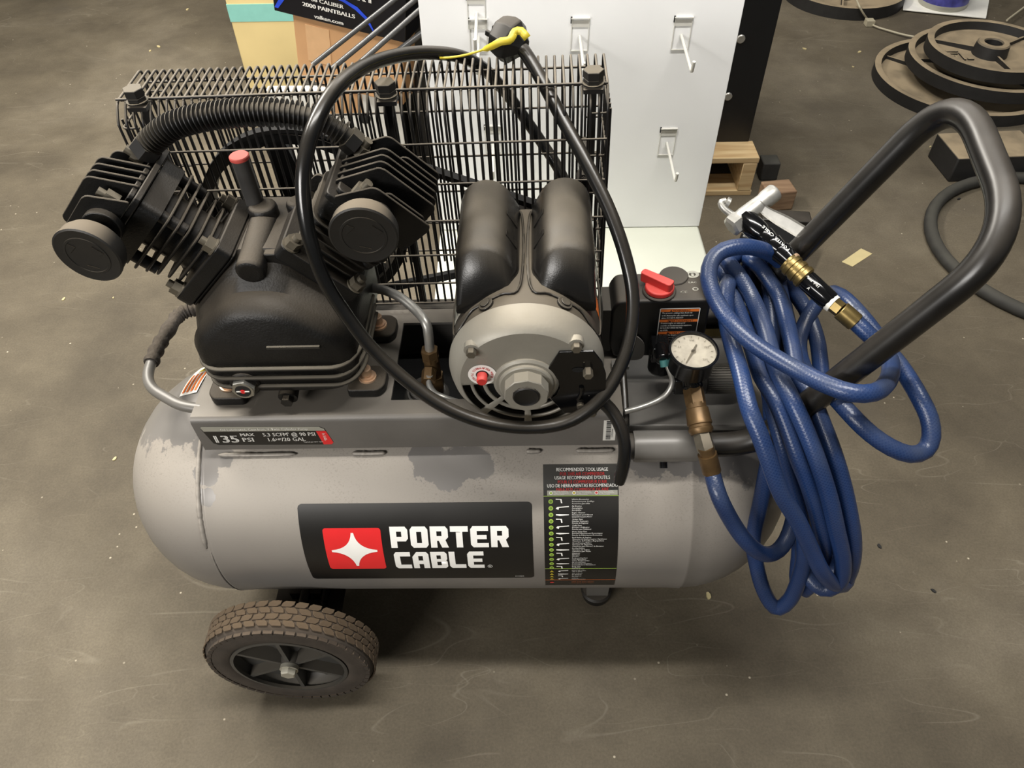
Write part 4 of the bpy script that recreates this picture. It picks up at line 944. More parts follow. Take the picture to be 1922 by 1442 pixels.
# ---- handle
hr = .0156
hp = [(.492, -.10, .460), (.690, -.10, .462), (.843, -.10, .770), (.865, .0, .812), (.858, .10, .800), (.700, .10, .470), (.492, .10, .468)]
def leg_foot(top, via, z):                        # follow the leg's straight down to the rod's height
    d_ = via - top; return top + d_ * ((z - top.z) / d_.z)
cn = L(1917, 446, y=-.10); cf = L(1802, 162, y=.10)
fn = leg_foot(cn, L(1702, 614, y=-.10), .462); ff = leg_foot(cf, L(1500, 470, y=.10), .462)
hp_ = [V((.492, -.10, .460)), fn, cn, cf, ff, V((.492, .10, .460))]
hq = fillet(hp_[:4], .045, 8)[:10] + fillet(hp_[1:5], .075, 12)[1:-1] + fillet(hp_[2:], .045, 8)[-10:]
m = MB(); m.tube(hq, hr, 24); obj('push_handle', m, 'handle_black', AC, smooth=60)
for y in (-.10, .10):
    m = MB(); m.lathe((.497, y, .460), (1, 0, 0), [(0, .0195), (.003, .0202), (.077, .0202), (.080, .0195), (.080, .0160), (0, .0160), (0, .0195)], 32, cap=False); m.box((.53, y * .93, .448), (.08, .016, .02))
    hb = obj('handle_bracket', m, 'bracket_grey', AC)
    if y < 0:
        m = MB(); m.cyl((.535, y - .012, .446), (.535, y - .020, .440), .005, 12); obj('set_screw', m, 'gloss_black', hb)
        m = MB(); m.lathe((.486, y, .460), (1, 0, 0), [(0, .012), (.002, .0170), (.013, .0170)], 24); obj('end_plug', m, 'plastic_black', hb)
# small tube from the switch down to the deck
m = MB(); u_ = [L(1172, 773, y=-.083), L(1205, 764, y=-.075), L(1238, 750, y=-.066), L(1256, 733, y=-.06), L(1262, 714, y=-.054), L(1256, 694, y=-.048), L(1249, 676, y=-.04)]
m.tube(smoothpath(u_, .004), .0036, 12); rt = obj('relief_tube', m, 'aluminium', AC, smooth=60)
m = MB(); m.cyl(L(1248, 688, y=-.045), L(1246, 676, y=-.04), .0056, 12); obj('thread_tape', m, 'teal_tape', rt, label='teal thread tape')
m = MB(); m.cyl(L(1245, 678, y=-.04), L(1240, 650, y=-.015), .0095, 12, ch=.002); m.box(L(1238, 655, y=-.012), (.022, .026, .024)); obj('elbow_fitting', m, 'gloss_black', rt, bevel=.002)

# ---- power cord, part of the compressor: from the motor, behind and over the guard, one big loop in front
cord = [(1100, 470, 1.09), (1080, 390, 1.10), (1050, 320, 1.09), (1015, 265, 1.08), (978, 212, 1.05), (945, 168, 1.01), (905, 127, .958), (860, 105, .925), (800, 99, .900), (740, 106, .865), (680, 127, .825), (630, 167, .785),
        (593, 228, .765), (574, 292, .765), (569, 360, .775), (579, 438, .79), (606, 520, .815), (650, 592, .84), (700, 656, .86), (765, 716, .875), (835, 764, .885), (910, 793, .892), (990, 803, .895),
        (1060, 794, .890), (1112, 764, .882), (1152, 714, .878), (1180, 642, .876), (1188, 562, .872), (1175, 486, .868), (1145, 398, .868), (1100, 305, .872), (1055, 222, .880), (1012, 142, .890), (985, 98, .895), (968, 78, .90)]
m = MB(); m.tube(smoothpath([L(*p[:2], d=p[2]) for p in cord], .008), .0079, 16); cd_ = obj('power_cord', m, 'cord_rubber', AC, smooth=70, label='thick black rubber power cord looped in front of the motor')
m = MB(); tail = [(1128, 752, .905), (1145, 768, .908), (1162, 795, .91), (1172, 830, .915), (1171, 868, .925), (1162, 906, .94)]
m.tube(smoothpath([L(*p[:2], d=p[2]) for p in tail], .006), lambda t: .0079 * (1 - .15 * max(0, t - .93) / .07), 16); obj('cord_tail', m, 'cord_rubber', cd_, smooth=70)
m = MB(); m.tube(smoothpath([(.486, -.02, .52), (.4865, -.06, .505), (.4865, -.088, .49), (.4865, -.096, .46), (.4865, -.1, .43)], .005), .005, 10); obj('lead_wire', m, 'cord_rubber', cd_, smooth=70)
pa = L(978, 86, d=.898); pb = L(938, 66, d=.905); ax = (pb - pa).normalized()
m = MB(); m.lathe(pa - ax * .006, ax, [(0, .009), (.005, .0135), (.011, .0200), (.016, .0255), (.024, .0262), (.034, .0235), (.040, .0205), (.040, .0)], 8, ang=.35, cap=True)
x_, y_, a_ = perp(ax)
for k in (-1, 1): m.box(pa + ax * .040 + x_ * .007 * k, (.004, .007, .012), 0, Matrix((x_, y_, a_)).transposed())
pg = obj('cord_plug', m, 'plastic_black', cd_, bevel=.0015, smooth=30)
m = MB(); rg = [(990, 72, .868), (978, 58, .868), (966, 60, .868), (962, 68, .868), (955, 76, .868), (940, 78, .868), (925, 86, .874), (905, 94, .890), (875, 103, .895), (845, 108, .9), (825, 109, .905)]
cl = smoothpath([L(*p[:2], d=p[2]) for p in rg], .006); n = len(cl); A_ = []
for i, p in enumerate(cl):
    t = (cl[min(i + 1, n - 1)] - cl[max(i - 1, 0)]).normalized(); view = (p - MI @ (CAM - MO)).normalized(); sd_ = t.cross(view).normalized()
    wd = .0052 * min(1, .25 + 1.4 * (1 - i / (n - 1))) if i > n * .35 else .0055
    wd = max(wd * .8 if i < n * .6 else .0013, .0013); A_.append([p + sd_ * wd, p - sd_ * wd, p - sd_ * wd + view * .0006, p + sd_ * wd + view * .0006])
m.loft(A_); obj('cord_tag', m, 'decal_yellow', cd_, smooth=180, label='yellow tape tag tied to the plug')

# ================================================================== AIR HOSE (own thing, lies over the handle)
HR = .0103
def hz(v): 
    t = [(440, .985), (480, 1.0), (560, .985), (640, .945), (740, .895), (840, .888), (920, .905), (1000, .935), (1080, .985), (1160, 1.03)]
    for (a, p), (b2, q) in zip(t, t[1:]):
        if v <= b2: return p + (q - p) * max(0, (v - a)) / (b2 - a)
    return t[-1][1]
def H(pts): return [W(p[0], p[1], d=(hz(p[1]) + (p[2] if len(p) > 2 else 0))) for p in pts]
seq = [
 # (first point replaced by the coupler's own) from the coupler under the gauge, down in front of the tank and round behind the bundle
 (1335, 884, .0), (1350, 933, .02), (1376, 983, .025), (1402, 1018, .02), (1432, 1040, .03), (1460, 1034, .06), (1482, 1000, .09), (1492, 940, .12), (1480, 840, .13), (1450, 720, .12), (1410, 600, .10), (1392, 520, .07),
 # strand A
 (1368, 530, .0), (1362, 585, -.01), (1372, 640, -.015), (1390, 700, -.02), (1406, 767, -.02), (1426, 817, -.02), (1446, 873, -.02), (1466, 926, -.02), (1496, 976, -.02), (1520, 1026, -.02), (1543, 1073, -.02), (1566, 1096, .0), (1588, 1092, .03),
 (1592, 1040, .07), (1570, 950, .09), (1530, 820, .11), (1490, 680, .11), (1440, 560, .09), (1405, 488, .05), (1380, 480, .02),
 # strand B
 (1356, 500, .01), (1372, 545, .01), (1396, 610, .01), (1412, 655, .01), (1428, 704, .01), (1456, 752, .01), (1476, 800, .01), (1496, 856, .01), (1516, 906, .01), (1533, 960, .01), (1544, 1006, .01), (1546, 1044, .02), (1530, 1080, .05),
 (1512, 1108, .06), (1496, 1090, .08), (1500, 1030, .10), (1500, 930, .12), (1484, 800, .13), (1450, 660, .12), (1400, 530, .09), (1372, 478, .04),
 # strand C
 (1362, 487, .0), (1385, 515, -.005), (1412, 560, -.005), (1436, 618, -.005), (1448, 664, -.005), (1461, 702, -.005), (1487, 752, -.005), (1513, 810, -.005), (1536, 870, -.005), (1556, 933, -.005), (1570, 993, -.005), (1582, 1050, -.005), (1578, 1088, .0), (1556, 1106, .01), (1530, 1098, .02),
 (1508, 1060, .05), (1512, 980, .09), (1520, 860, .11), (1496, 720, .11), (1450, 590, .1), (1425, 500, .05),
 # strand D
 (1406, 484, .0), (1424, 500, .01), (1446, 530, .015), (1464, 560, .015), (1478, 610, .015), (1488, 655, .015), (1497, 702, .015), (1523, 745, .015), (1544, 797, .015), (1564, 850, .015), (1581, 906, .015), (1594, 963, .015), (1602, 1016, .015), (1598, 1062, .02), (1582, 1092, .04),
 (1560, 1060, .07), (1548, 960, .1), (1520, 820, .12), (1500, 700, .12), (1470, 560, .09), (1462, 500, .06), (1450, 490, .03),
 # lower loop F
 (1438, 505, .03), (1450, 600, .05), (1445, 720, .075), (1448, 820, .075), (1430, 930, .09), (1414, 1010, .09), (1419, 1056, .08), (1430, 1100, .06), (1446, 1132, .05), (1462, 1142, .045), (1484, 1124, .035), (1502, 1080, .03), (1510, 1036, .03), (1506, 980, .035), (1492, 920, .035), (1474, 850, .035), (1454, 780, .04), (1436, 700, .045),
 (1420, 620, .05), (1408, 540, .05), (1404, 492, .03), (1420, 478, .02),
 # right thin strand E
 (1450, 492, .03), (1474, 520, .04), (1490, 548, .05), (1512, 580, .06), (1530, 625, .07), (1538, 665, .075), (1540, 720, .07), (1520, 760, .06), (1500, 700, .06), (1476, 600, .06), (1462, 530, .035),
 # top loop over everything
 (1468, 500, .015), (1452, 480, -.01), (1424, 467, -.03), (1392, 463, -.04), (1358, 470, -.045), (1336, 490, -.05), (1330, 522, -.055), (1343, 562, -.06), (1371, 604, -.06), (1408, 640, -.055), (1452, 670, -.05), (1504, 699, -.05), (1556, 724, -.06), (1600, 738, -.065),
 (1640, 737, -.06), (1662, 722, -.04), (1672, 698, -.02), (1668, 668, .0), (1645, 630, .0), (1610, 586, -.01), (1578, 556, .005), (1552, 552, .03), (1520, 590, .055), (1500, 640, .07), (1508, 690, .06),
 # right hand outer loop back to the gun
 (1535, 715, .03), (1560, 738, .01), (1582, 762, .0), (1606, 788, -.01), (1636, 816, -.01), (1672, 840, -.01), (1708, 853, -.01), (1736, 846, .0), (1748, 820, .0), (1744, 785, .0), (1728, 750, .0), (1706, 712, .0), (1680, 675, .0), (1652, 648, -.01), (1626, 624, -.02), (1603, 602, -.025)]
m = MB(); hpath = smoothpath([M2W(p4).lerp(M2W(p5), .45), M2W(p5)] + H(seq[1:]), .010); m.tube(hpath, HR, 16)
hose = obj('air_hose', m, 'hose_blue', smooth=80, label='coiled blue braided air hose hung over the compressor handle', cat='air hose')
at = hose.data.attributes.new('hose_co', 'FLOAT_VECTOR', 'POINT'); buf = []; sl = 0
for i, p in enumerate(hpath):
    if i: sl += (p - hpath[i - 1]).length
    for k in range(16): buf += [sl, cos(2 * pi * k / 16), sin(2 * pi * k / 16)]
at.data.foreach_set('vector', buf)
q3, q4, q5 = M2W(p3), M2W(p4), M2W(p5); q2 = M2W(p2)
m = MB(); ax = (q4 - q2).normalized(); m.lathe(q2, ax, [(-.004, .0095), (.000, .0112), ((q4 - q2).length - .002, .0115), ((q4 - q2).length + .002, .0100)], 6); obj('hose_nipple', m, 'zinc_bolt', hose)
q6 = q5; m = MB(); ax = (q6 - q4).normalized(); l_ = (q6 - q4).length; m.lathe(q4, ax, [(-.006, .0095), (.004, .0095), (.004, .0116), (l_ - .001, .0116), (l_, .0108)], 28); obj('hose_ferrule', m, 'brass_dull', hose, smooth=35)
e0 = W(1606, 606, d=hz(606) - .025); e1 = W(1578, 582, d=hz(590) - .030); e2 = W(1560, 568, d=hz(575) - .032); e3 = W(1514, 526, d=hz(530) - .032); e4 = W(1484, 497, d=hz(500) - .030)
m = MB(); m.cyl(e0, e1, .0118, 28, ch=.0008); obj('hose_ferrule', m, 'brass', hose)
m = MB(); m.cyl(e1, e2, .0098, 6); m.lathe(e2, (e1 - e2), [(-.002, .0115), (.004, .0112)], 20, mi=1); obj('hose_nipple', m, ['brass', 'paper_white'], hose)

# ================================================================== BLOW GUN
ax = (e4 - e2).normalized()
gb = W(1395, 408, d=1.0); ge = W(1487, 493, d=hz(500) - .028); gax = (gb - ge).normalized(); gl = (gb - ge).length
BG = empty('blow_gun', ge, 'silver air blow gun with ribbed black grip lying on the blue hose and handle', 'blow gun')
prof = [(0, .0100), (.002, .0118)]
t = .012
while t < gl - .04: prof += [(t, .0128), (t + .008, .0140), (t + .0095, .0140), (t + .011, .0118)]; t += .0145
prof += [(gl - .03, .0142), (gl - .012, .0150), (gl, .013)]
m = MB(); m.lathe(ge, gax, prof, 28); grip = obj('grip', m, 'gloss_black', BG, smooth=28, label='ribbed black rubber grip')
vw = (ge - CAM).normalized(); sdv = gax.cross(vw).normalized(); upv = -vw
sdv = sdv if sdv.dot(XI) > 0 else -sdv
pz = lambda x, y: ge + gax * (gl * .16 + x) + sdv * (.0098 - y) - vw * .0150
m = MB(); m.text('PORTER CABLE', pz, .0050, 0, 0, 0, bold=.02, sx=1.35)
obj('grip_lettering', m, 'decal_white', grip, recalc=False)
m = MB(); m.lathe(ge, gax, [(-.004, .0105), (.001, .0125), (.004, .0122)], 24); obj('grip_collar', m, 'bolt_copper', BG, label='copper coloured collar')
hd0 = gb; hd1 = W(1440, 372, d=1.0); hx = (hd1 - hd0).normalized()
m = MB(); m.lathe(hd0 - hx * .022, hx, [(.010, .0120), (.024, .0125), (.040, .0118), (.055, .0108), (.060, .0120), (.074, .0120), (.076, .0105)], 24); m.lathe(hd0 - hx * .022, hx, [(0, .0110), (.003, .0150), (.014, .0150), (.018, .0115)], 6); m.cyl(gb, gb - gax * .018, .0125, 20); m.cyl(hd1 - hx * .004, hd1 + hx * .006, .0075, 16)
obj('gun_body', m, 'aluminium', BG, smooth=40)
m = MB(); nz_ = [(1385, 412, 1.0), (1372, 402, 1.0), (1360, 393, 1.0), (1354, 385, 1.0), (1354, 379, 1.0), (1362, 377, 1.0)]
m.tube(smoothpath([W(u, v, d=d_) for u, v, d_ in nz_], .003), lambda t: .0050 - .001 * t, 12); m.cyl(W(1363, 379, d=1.0), W(1369, 382, d=1.0), .007, 14); obj('nozzle_hook', m, 'aluminium', BG, smooth=60)
m = MB(); lv = [(1422, 380, .992), (1432, 392, .992), (1446, 402, .99), (1475, 418, .985), (1505, 436, .98), (1524, 448, .978)]
cl = smoothpath([W(u, v, d=d_) for u, v, d_ in lv], .006); A_ = []
for i, p in enumerate(cl):
    t_ = (cl[min(i + 1, len(cl) - 1)] - cl[max(i - 1, 0)]).normalized(); vv = (p - CAM).normalized(); s_ = t_.cross(vv).normalized(); wd = .004 + .0045 * min(1, i / len(cl) * 2)
    A_.append([p + s_ * wd - vv * .003, p + s_ * wd * .7, p - s_ * wd * .7, p - s_ * wd - vv * .003, p - s_ * wd * .9 + vv * .002, p + s_ * wd * .9 + vv * .002])
m.loft(A_); obj('trigger_lever', m, 'aluminium', BG, smooth=40)
# coupler between gun and hose
d_ = (e4 - e2); ln = d_.length
m = MB(); m.lathe(e2, d_, [(-.002, .0095), (.003, .0130), (.040, .0130), (.044, .0115)], 10); cpl = obj('black_coupler', m, 'gloss_black', BG, bevel=.0006)
m = MB(); m.lathe(e2, d_, [(.042, .0125), (.044, .0150), (.049, .0150), (.050, .0135), (.053, .0135), (.054, .0148), (.059, .0148), (.060, .0135), (.063, .0135), (.064, .0148), (.069, .0146), (.071, .0130), (.074, .0130), (ln, .0095)], 28, mi=0)
obj('brass_sleeve', m, 'brass', BG, smooth=28)
m = MB(); ex_ = -d_.normalized(); mid = e2 + d_.normalized() * .030; vv = (mid - CAM).normalized(); sv = ex_.cross(vv).normalized()
m.text('High-Flow', lambda x, y: mid - vv * .0132 + ex_ * (-x + .006) + sv * (-y + .005), .0048, 0, 0, 0, bold=.01); m.text('V', lambda x, y: mid - vv * .0128 + ex_ * (-x) + sv * (-y - .004), .005, 0, 0, 0, bold=.01)
obj('coupler_lettering', m, 'decal_white', cpl, recalc=False)

# ================================================================== BACKGROUND THINGS
# white display stand with hooks
YP = 1.50; zb = .16
xl0 = W(816, 430, y=YP).x; xr0 = W(1313, 428, y=YP).x
xl = (W(797, 0, y=YP).x + xl0) / 2; xr = xr0 - .002
DS = empty('display_stand', ((xl + xr) / 2, YP, 0), 'white upright display panel with clear hooks on a pale base behind the compressor', 'display stand')
m = MB(); m.box(((xl + xr) / 2, YP + .012, zb + .62), (xr - xl, .024, 1.24)); pn = obj('hook_panel', m, 'panel_white', DS, bevel=.001)
m = MB(); m.prism(roundpoly([(xl + .0, YP - .30), (xr + .0, YP - .30), (xr, YP + .10), (xl, YP + .10)], .02), (0, 0, .02), (1, 0, 0), (0, 1, 0), zb - .022); obj('stand_base', m, 'panel_base', DS, bevel=.006, segs=3)
for u, v in ((893, -10), (897, 36), (1090, 34), (1284, 32), (1256, 241), (925, 236)):
    p = W(u, v, y=YP); m = MB(); x, z = p.x, p.z
    for a in (-1, 1): m.box((x + a * .0165, YP - .0015, z - .030), (.0012, .003, .062))
    m.box((x, YP - .0015, z - .0615), (.034, .003, .0012)); m.box((x, YP - .003, z + .001), (.036, .006, .0012)); m.box((x, YP - .0012, z - .010), (.034, .0012, .012)); bpz = z - .034
    hk = obj('hook_plate', m, 'hook_clear', pn)
    m = MB(); m.tube(fillet([V((x, YP, bpz)), V((x, YP - .13, bpz - .012)), V((x, YP - .135, bpz + .010))], .006, 4), .0032, 10); obj('hook_prong', m, 'hook_clear', hk, smooth=60)
    m = MB(); m.box((x - .0175, YP - .001, z - .003), (.003, .003, .012)); obj('hook_slot', m, 'dark_inside', hk)
# pallet and black cabinet behind the stand
pc = [W(1400, 362, z=0), W(1428, 303, z=.12)]
px1, py0 = .684, 1.862
PL_ = empty('wooden_pallet', (px1 - .35, py0 + .3, 0), 'pale pine pallet under the black cabinet, right of the white stand', 'pallet')
for k in range(4): m = MB(); m.box((px1 - .35, py0 + .045 + k * .17, .111), (.70, .09, .016)); obj('deck_board', m, 'pine', PL_, bevel=.0015, segs=1)
for x in (px1 - .022, px1 - .35, px1 - .68): m = MB(); m.box((x, py0 + .30, .059), (.038, .60, .086)); obj('stringer', m, 'pine', PL_, bevel=.0015, segs=1)
for k in (0, 3): m = MB(); m.box((px1 - .35, py0 + .045 + k * .17, .008), (.70, .09, .016)); obj('bottom_board', m, 'pine', PL_, bevel=.0015, segs=1)
cx1 = .672; m = MB(); m.box((cx1 - .30, py0 + .085 + .25, .119 + .55), (.60, .50, 1.10)); cb = obj('black_cabinet', m, 'cabinet_black', bevel=.002, label='tall flat black cabinet standing on the pine pallet', cat='cabinet')
for u, v in ((1390, 72), (1366, 180)):
    p = W(u, v, y=py0 + .085); m = MB(); m.cyl((p.x, py0 + .085, p.z), (p.x, py0 + .078, p.z), .011, 20, ch=.002); obj('cabinet_knob', m, 'aluminium', cb, label='round metal knob')
# blocks on the floor beside the pallet
p = W(1456, 392, z=0); m = MB(); R_ = Matrix.Rotation(.12, 3, 'Z'); m.box((p.x, p.y + .02, .030), (.082, .062, .060), 0, R_); obj('wood_block', m, 'block_wood', bevel=.004, label='small weathered brown wood block beside the pallet corner', cat='wood block')
p = W(1444, 345, z=0); m = MB(); m.box((p.x, p.y + .04, .028), (.05, .05, .056)); obj('rubber_block', m, 'hoop_black', bevel=.004, label='small dark block behind the brown wood block', cat='block')
p = W(1470, 425, z=0); m = MB(); m.box((p.x, p.y, .018), (.13, .05, .036), 0, Matrix.Rotation(-.12, 3, 'Z')); obj('steel_bar', m, 'handle_black', bevel=.004, label='dark bar on the floor behind the blow gun', cat='bar')
p = W(1425, 470, z=0); m = MB(); m.box((p.x + .03, p.y, .03), (.16, .10, .05), 0, Matrix.Rotation(-.5, 3, 'Z')); obj('plastic_bag', m, 'bag_black', bevel=.015, segs=4, label='crumpled black plastic under the blow gun', cat='bag')
# boxes at the back left
def boxat(name, c, size, yaw, m_, label, cat, roll=0, bevel=.003):
    m = MB(); R_ = Matrix.Rotation(yaw, 3, 'Z') @ Matrix.Rotation(roll, 3, 'Y'); m.box((0, 0, 0), size, 0, R_)
    bmesh.ops.translate(m.bm, verts=m.bm.verts[:], vec=c); return obj(name, m, m_, bevel=bevel, label=label, cat=cat), R_
yb = 2.545; xl_ = W(470, 163, z=0).x
m = MB(); m.box((xl_ + .20, yb + .15, .30), (.40, .30, .60)); yb_ = obj('yellow_carton', m, 'cardboard_yellow', bevel=.003, label='tall yellow carton with a teal band, left rear', cat='box')
za = W(430, 41, y=yb).z; zb_ = W(430, 8, y=yb).z
m = MB(); m.box((xl_ + .20, yb + .1495, (za + zb_) / 2), (.402, .302, zb_ - za)); obj('teal_band', m, 'cardboard_teal', yb_, label='teal printed band')
wl = W(497, 166, y=2.0); wr = W(748, 172, y=2.0); zw = (wl.z + wr.z) / 2
m = MB(); m.box(((wl.x + wr.x) / 2, 2.0 + .015, zw / 2), (wr.x - wl.x, .03, zw)); wb = obj('white_carton', m, 'paper_white', bevel=.002, label='flat white carton standing on edge behind the wire guard', cat='box')
m = MB(); cx0 = W(560, 166, y=2.05).x; m.box(((cx0 + wr.x) / 2, 2.05 + .14, zw / 2 - .012), (wr.x - cx0, .26, zw - .03)); obj('grey_crate', m, 'hoop_black', bevel=.003, label='dark crate under the brown box, hidden behind the white carton', cat='crate')
p = W(685, 222, y=2.0); m = MB(); m.cyl((p.x, 2.0, p.z), (p.x, 1.998, p.z), .016, 20); obj('carton_hole', m, 'dark_inside', wb)
p0 = W(612, 172, y=2.0); p1 = W(684, 214, y=2.0); m = MB(); m.box(((p0.x + p1.x) / 2, 1.9985, (p0.z + p1.z) / 2), (p1.x - p0.x, .002, abs(p0.z - p1.z))); obj('carton_tape', m, 'cardboard_brown', wb, label='brown tape strip')
# brown box, yawed, on the white one, black paintball box on top of it
ya = radians(-17); rl = radians(7); Rb = Matrix.Rotation(ya, 3, 'Z') @ Matrix.Rotation(rl, 3, 'Y'); ex = Rb @ V((1, 0, 0)); ey = Rb @ V((0, 1, 0)); ez = Rb @ V((0, 0, 1))
tl = W(549, 26, y=2.03)
def quad(u, v):                                  # where a sight line meets the face plane through tl
    r = ray(u, v); t = (tl - CAM).dot(ey) / r.dot(ey); return CAM + r * t
tr = quad(757, 76); bl = quad(551, 144); Wb = (tr - tl).dot(ex); Hb = -(bl - tl).dot(ez)
def fbox(name, o, wx, dy, hz_, m_, **k):          # box whose front top left corner is o
    m = MB(); m.box(o + ex * wx / 2 + ey * dy / 2 - ez * hz_ / 2, (wx, dy, hz_), 0, Rb); return obj(name, m, m_, **k)
bb_ = fbox('brown_box', tl, Wb, .22, Hb, 'cardboard_brown', bevel=.002, label='brown cardboard box leaning on top of the white carton', cat='box')
m = MB(); m.box(tl + ex * Wb * .22 - ey * .0005 - ez * Hb * .38, (Wb * .22, .002, Hb * .55), 0, Rb); obj('box_label', m, 'tape_brown', bb_)
k0 = quad(514, 6); k1 = quad(722, 62); wk = (k1 - k0).dot(ex); o0 = k0 + ex * 0 - ey * .012
kz = (k0 - tl).dot(ez); 
o1 = tl + ex * (-.045) + ez * .20 - ey * .010
pbx = fbox('paintball_box', o1, Wb + .055, .20, .198, ['print_black', 'print_blue', 'decal_white'] and 'print_black', bevel=.002, label='black printed paintball box on top of the brown box', cat='box')
m = MB(); fB = lambda x, y: o1 + ex * x - ey * .0012 - ez * (.198 - y)
def onf(u, v): q = quad(u, v) - o1; return q.dot(ex), q.dot(ez) + .198
cxx, cyy = onf(640, 70); 
A0 = [onf(*p) for p in ((530, 12), (560, -8), (600, -22))]
arcp = [onf(u, v) for u, v in ((620, -16), (650, -4), (674, 10), (694, 31), (706, 56), (704, 57), (690, 34), (670, 15), (647, 0), (618, -12))]
m.flat([arcp], fB, 0)
arcp = [onf(u, v) for u, v in ((519, 10), (530, -10), (545, -14), (535, 0), (526, 12))]; m.flat([arcp], fB, 0)
obj('box_streak', m, 'print_blue', pbx, recalc=False, smooth=180, label='thin blue arc printed on the black box')
m = MB()
for t, u, v, sz, bo in (('68 CALIBER', 588, -2, .0132, .02), ('2000 PAINTBALLS', 572, 7, .0140, .04), ('valken.com', 594, 30, .0135, .03), ('FURY', 640, -12, .030, .04)):
    x, y = onf(u, v); m.text(t, lambda a, b2: fB(a, b2) - ey * .001, sz, x, y, 0, bold=bo, sx=1.3, res=3)
obj('box_print', m, 'decal_white', pbx, recalc=False, smooth=180, label='white lettering printed on the black box')
# leaning tubes, black bag and pale blue jug
for i, (a, b2, r_) in enumerate((((768, -22, 1.76), (586, 122, 1.80), .011), ((796, -14, 1.76), (622, 130, 1.78), .012), ((806, 2, 1.76), (655, 136, 1.78), .012), ((806, 52, 1.80), (742, 100, 1.80), .014))):
    m = MB(); m.tube([W(a[0], a[1], d=a[2]), W(b2[0], b2[1], d=b2[2])], r_ * .52, 16)
    obj('metal_tube', m, 'tube_grey', label=('uppermost grey metal tube leaning across the cartons', 'second grey metal tube down, leaning across the cartons', 'third grey metal tube down, leaning across the cartons', 'short dark tube end beside the white panel')[i], cat='tube', group='metal tubes leaning on the boxes')
x0 = W(752, 170, y=2.02).x; x1 = W(812, 170, y=2.02).x
m = MB(); m.box(((x0 + x1) / 2 + .035, 2.02 + .20, .23), (x1 - x0 + .01, .40, .46)); obj('black_bag', m, 'bag_black', bevel=.02, segs=4, label='black bag standing between the cartons and white panel', cat='bag')
p = W(793, 34, y=2.05); m = MB(); m.box((p.x, 2.13, .50), (.075, .12, .08)); m.cyl((p.x, 2.13, .54), (p.x, 2.13, .60), .03, 20); obj('blue_jug', m, 'sky_blue', bevel=.012, segs=3, label='pale blue jug on top of the black bag', cat='jug')
# iron plates
def plate(c, R_, h, yaw, label, spokes=3, tilt=0):
    e = empty('iron_plate', c, label, 'plate', 'dished cast iron plates')
    c = V(c); m = MB(); up = V((sin(tilt), 0, cos(tilt)))
    m.lathe(c, up, [(0, R_ - .012), (0, R_), (h, R_), (h + .001, R_ - .003), (h + .001, R_ - .018), (h, R_ - .021), (.012, R_ - .024), (.006, .05), (.006, .02), (0, .02), (0, R_ - .012)], 80, cap=False)
    obj('plate_rim', m, 'iron_black', e, smooth=35)
    m = MB(); m.lathe(c, up, [(.004, .055), (h + .004, .050), (h + .008, .046), (h + .008, .030), (h + .004, .027), (.004, .027), (.004, .055)], 36, cap=False); obj('hub', m, 'iron_black', e, smooth=35)
    for k in range(spokes):
        a = yaw + 2 * pi * k / spokes; d_ = V((cos(a), sin(a), 0)); t_ = V((-sin(a), cos(a), 0)); Rm = Matrix((d_, t_, V((0, 0, 1)))).transposed()
        m = MB(); m.box(c + d_ * (R_ + .03) / 2 + V((0, 0, h * .32)), (R_ - .065, .007, h * .5), 0, Rm); obj('spoke_rib', m, 'iron_black', e)
    return e
plate((1.535, 2.50, 0), .285, .038, .3, 'bottom and widest dished iron plate of the stack, upper right')
plate((1.600, 2.515, .050), .250, .038, .9, 'middle dished iron plate of the stack, upper right')
e = plate((1.585, 2.495, .100), .200, .038, .55, 'topmost dished iron plate of the stack with its hub showing, upper right')
m = MB(); 
for i, (a, b2, c_, d2) in enumerate(((0, 0, .045, .006), (.01, .016, .04, .006), (.03, -.02, .006, .05), (.008, -.03, .006, .03), (.05, -.04, .02, .006))): m.box((1.455 + a, 2.49 + b2, .110), (c_, d2, .006))
obj('raised_mark', m, 'iron_black', e)
plate((1.365, 3.262, 0), .235, .045, .2, 'dished iron plate alone at the top edge of the floor')
# zip tie curling on the floor, white cable tie by the stack
m = MB(); m.tube(smoothpath([W(u, v, z=z) for u, v, z in ((1604, -10, .062), (1614, 14, .055), (1628, 36, .01), (1640, 48, .008), (1670, 58, .008), (1700, 66, .01), (1735, 72, .015))], .02), .0035, 8)
m.box(W(1632, 42, z=.012), (.03, .03, .02)); obj('zip_tie', m, 'zip_tie', label='pale cable tie looping from the lone plate to the stack', cat='cable tie')
m = MB(); m.tube([W(1890, 38, z=.02), W(1935, 4, z=.02)], .004, 8); obj('zip_tie', m, 'zip_tie', label='straight pale strip behind the plate stack at the right edge', cat='cable tie')
# paper and jar at the top right
a, b2, c_, d2 = W(1694, 20, z=.004), W(1700, -30, z=.004), W(1860, -20, z=.004), W(1850, 36, z=.004)
m = MB(); m.faces([a, d2, c_, b2, a + V((0, 0, .006)), d2 + V((0, 0, .006)), c_ + V((0, 0, .006)), b2 + V((0, 0, .006))], [(0, 1, 2, 3), (4, 5, 6, 7), (0, 1, 5, 4), (1, 2, 6, 5), (2, 3, 7, 6), (3, 0, 4, 7)]); obj('paper_bag', m, 'paper_white', bevel=.002, label='flat white paper lying at the top right', cat='paper')
p = W(1785, 24, z=.01); m = MB(); m.lathe((p.x, p.y + .09, .01), (0, 0, 1), [(0, .088), (.01, .092), (.02, .092)], 40, mi=1); m.lathe((p.x, p.y + .09, .03), (0, 0, 1), [(0, .091), (.12, .091), (.125, .085)], 40, mi=0); obj('printed_tin', m, ['bluejar', 'decal_grey'], label='round printed tin standing on the white paper', cat='tin')
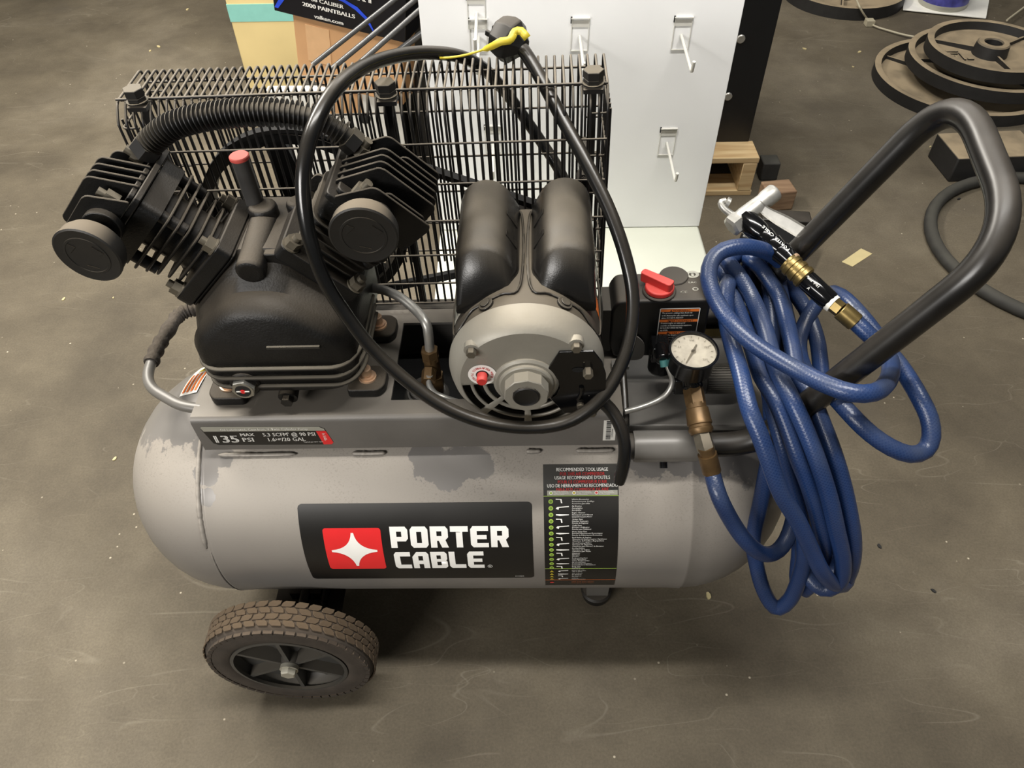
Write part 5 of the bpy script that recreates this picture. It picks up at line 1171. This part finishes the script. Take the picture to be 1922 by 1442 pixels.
# dark brick, rubber hoop, beige tape, long board
a = W(1800, 347, z=0); m = MB(); Rm = Matrix.Rotation(.05, 3, 'Z'); m.box((0, 0, 0), (.25, .14, .076), 0, Rm); bmesh.ops.translate(m.bm, verts=m.bm.verts[:], vec=(a.x + .095, a.y + .090, .038))
obj('foam_block', m, 'iron_black', bevel=.004, label='dark dusty brick shaped block seen through the push handle', cat='block')
m = MB(); m.tube(smoothpath([(1.440 + .335 * cos(2 * pi * i / 24), 1.585 + .325 * sin(2 * pi * i / 24), .014) for i in range(24)], .03, closed=True), .0165, 12, closed=True); obj('rubber_hoop', m, 'hoop_black', smooth=70, label='large black rubber hoop lying on the floor at right', cat='hoop')
a, b2, c_, d2 = [W(u, v, z=0) for u, v in ((1580, 492), (1600, 501), (1637, 477), (1616, 467))]; up = V((0, 0, .0012))
m = MB(); m.faces([a, b2, c_, d2, a + up, b2 + up, c_ + up, d2 + up], [(0, 1, 2, 3), (4, 5, 6, 7), (0, 1, 5, 4), (1, 2, 6, 5), (2, 3, 7, 6), (3, 0, 4, 7)]); obj('tape_strip', m, 'tape_beige', label='short beige tape strip on the floor right of the blow gun', cat='tape')
# crumbs and flakes on the floor
flk = [(352, 18, .02), (298, 88, .022), (282, 96, .015), (1510, 92, .018), (1613, 98, .02), (1601, 126, .01), (1746, 276, .010), (1800, 374, .012), (1860, 390, .007), (213, 560, .006), (120, 562, .012), (216, 862, .012), (660, 22, 0), (1330, 1120, .016), (1650, 1026, .012), (1752, 1110, .010), (405, 1170, .012)]
lab = ['pale flake near the top left corner', 'pale flake on the floor left of the guard top', 'smaller pale flake beside the one left of the guard', 'pale chip on the floor right of the cabinet', 'pale chip left of the plate stack', 'bright crumb left of the plate stack', 'white crumb beside the push handle', 'dark chip below the dark block', 'white crumb inside the rubber hoop',
       'small crumb left of the pump', 'pale chip below the left intake filter', 'yellow crumb left of the tank end', '', 'pale splinter under the right end of the tank', 'dark chip on the floor right of the hose', 'dark chip on the floor far right of the hose', 'pale chip near the front wheel']
for (u, v, s_), lb in zip(flk, lab):
    if not lb: continue
    p = W(u, v, z=0); m = MB(); a = random.random() * 3; s_ *= .55; pts = [(s_ * (.6 + .5 * random.random()) * cos(2 * pi * i / 7 + a), s_ * .45 * sin(2 * pi * i / 7 + a)) for i in range(7)]
    dark = lb.startswith('dark')
    m.prism(pts, (p.x, p.y, 0), (cos(a), sin(a), 0), (-sin(a), cos(a), 0), .0025); obj('floor_chip', m, 'belt_rubber' if dark else 'tape_beige', label=lb, cat='debris', group='chips and crumbs on the floor')
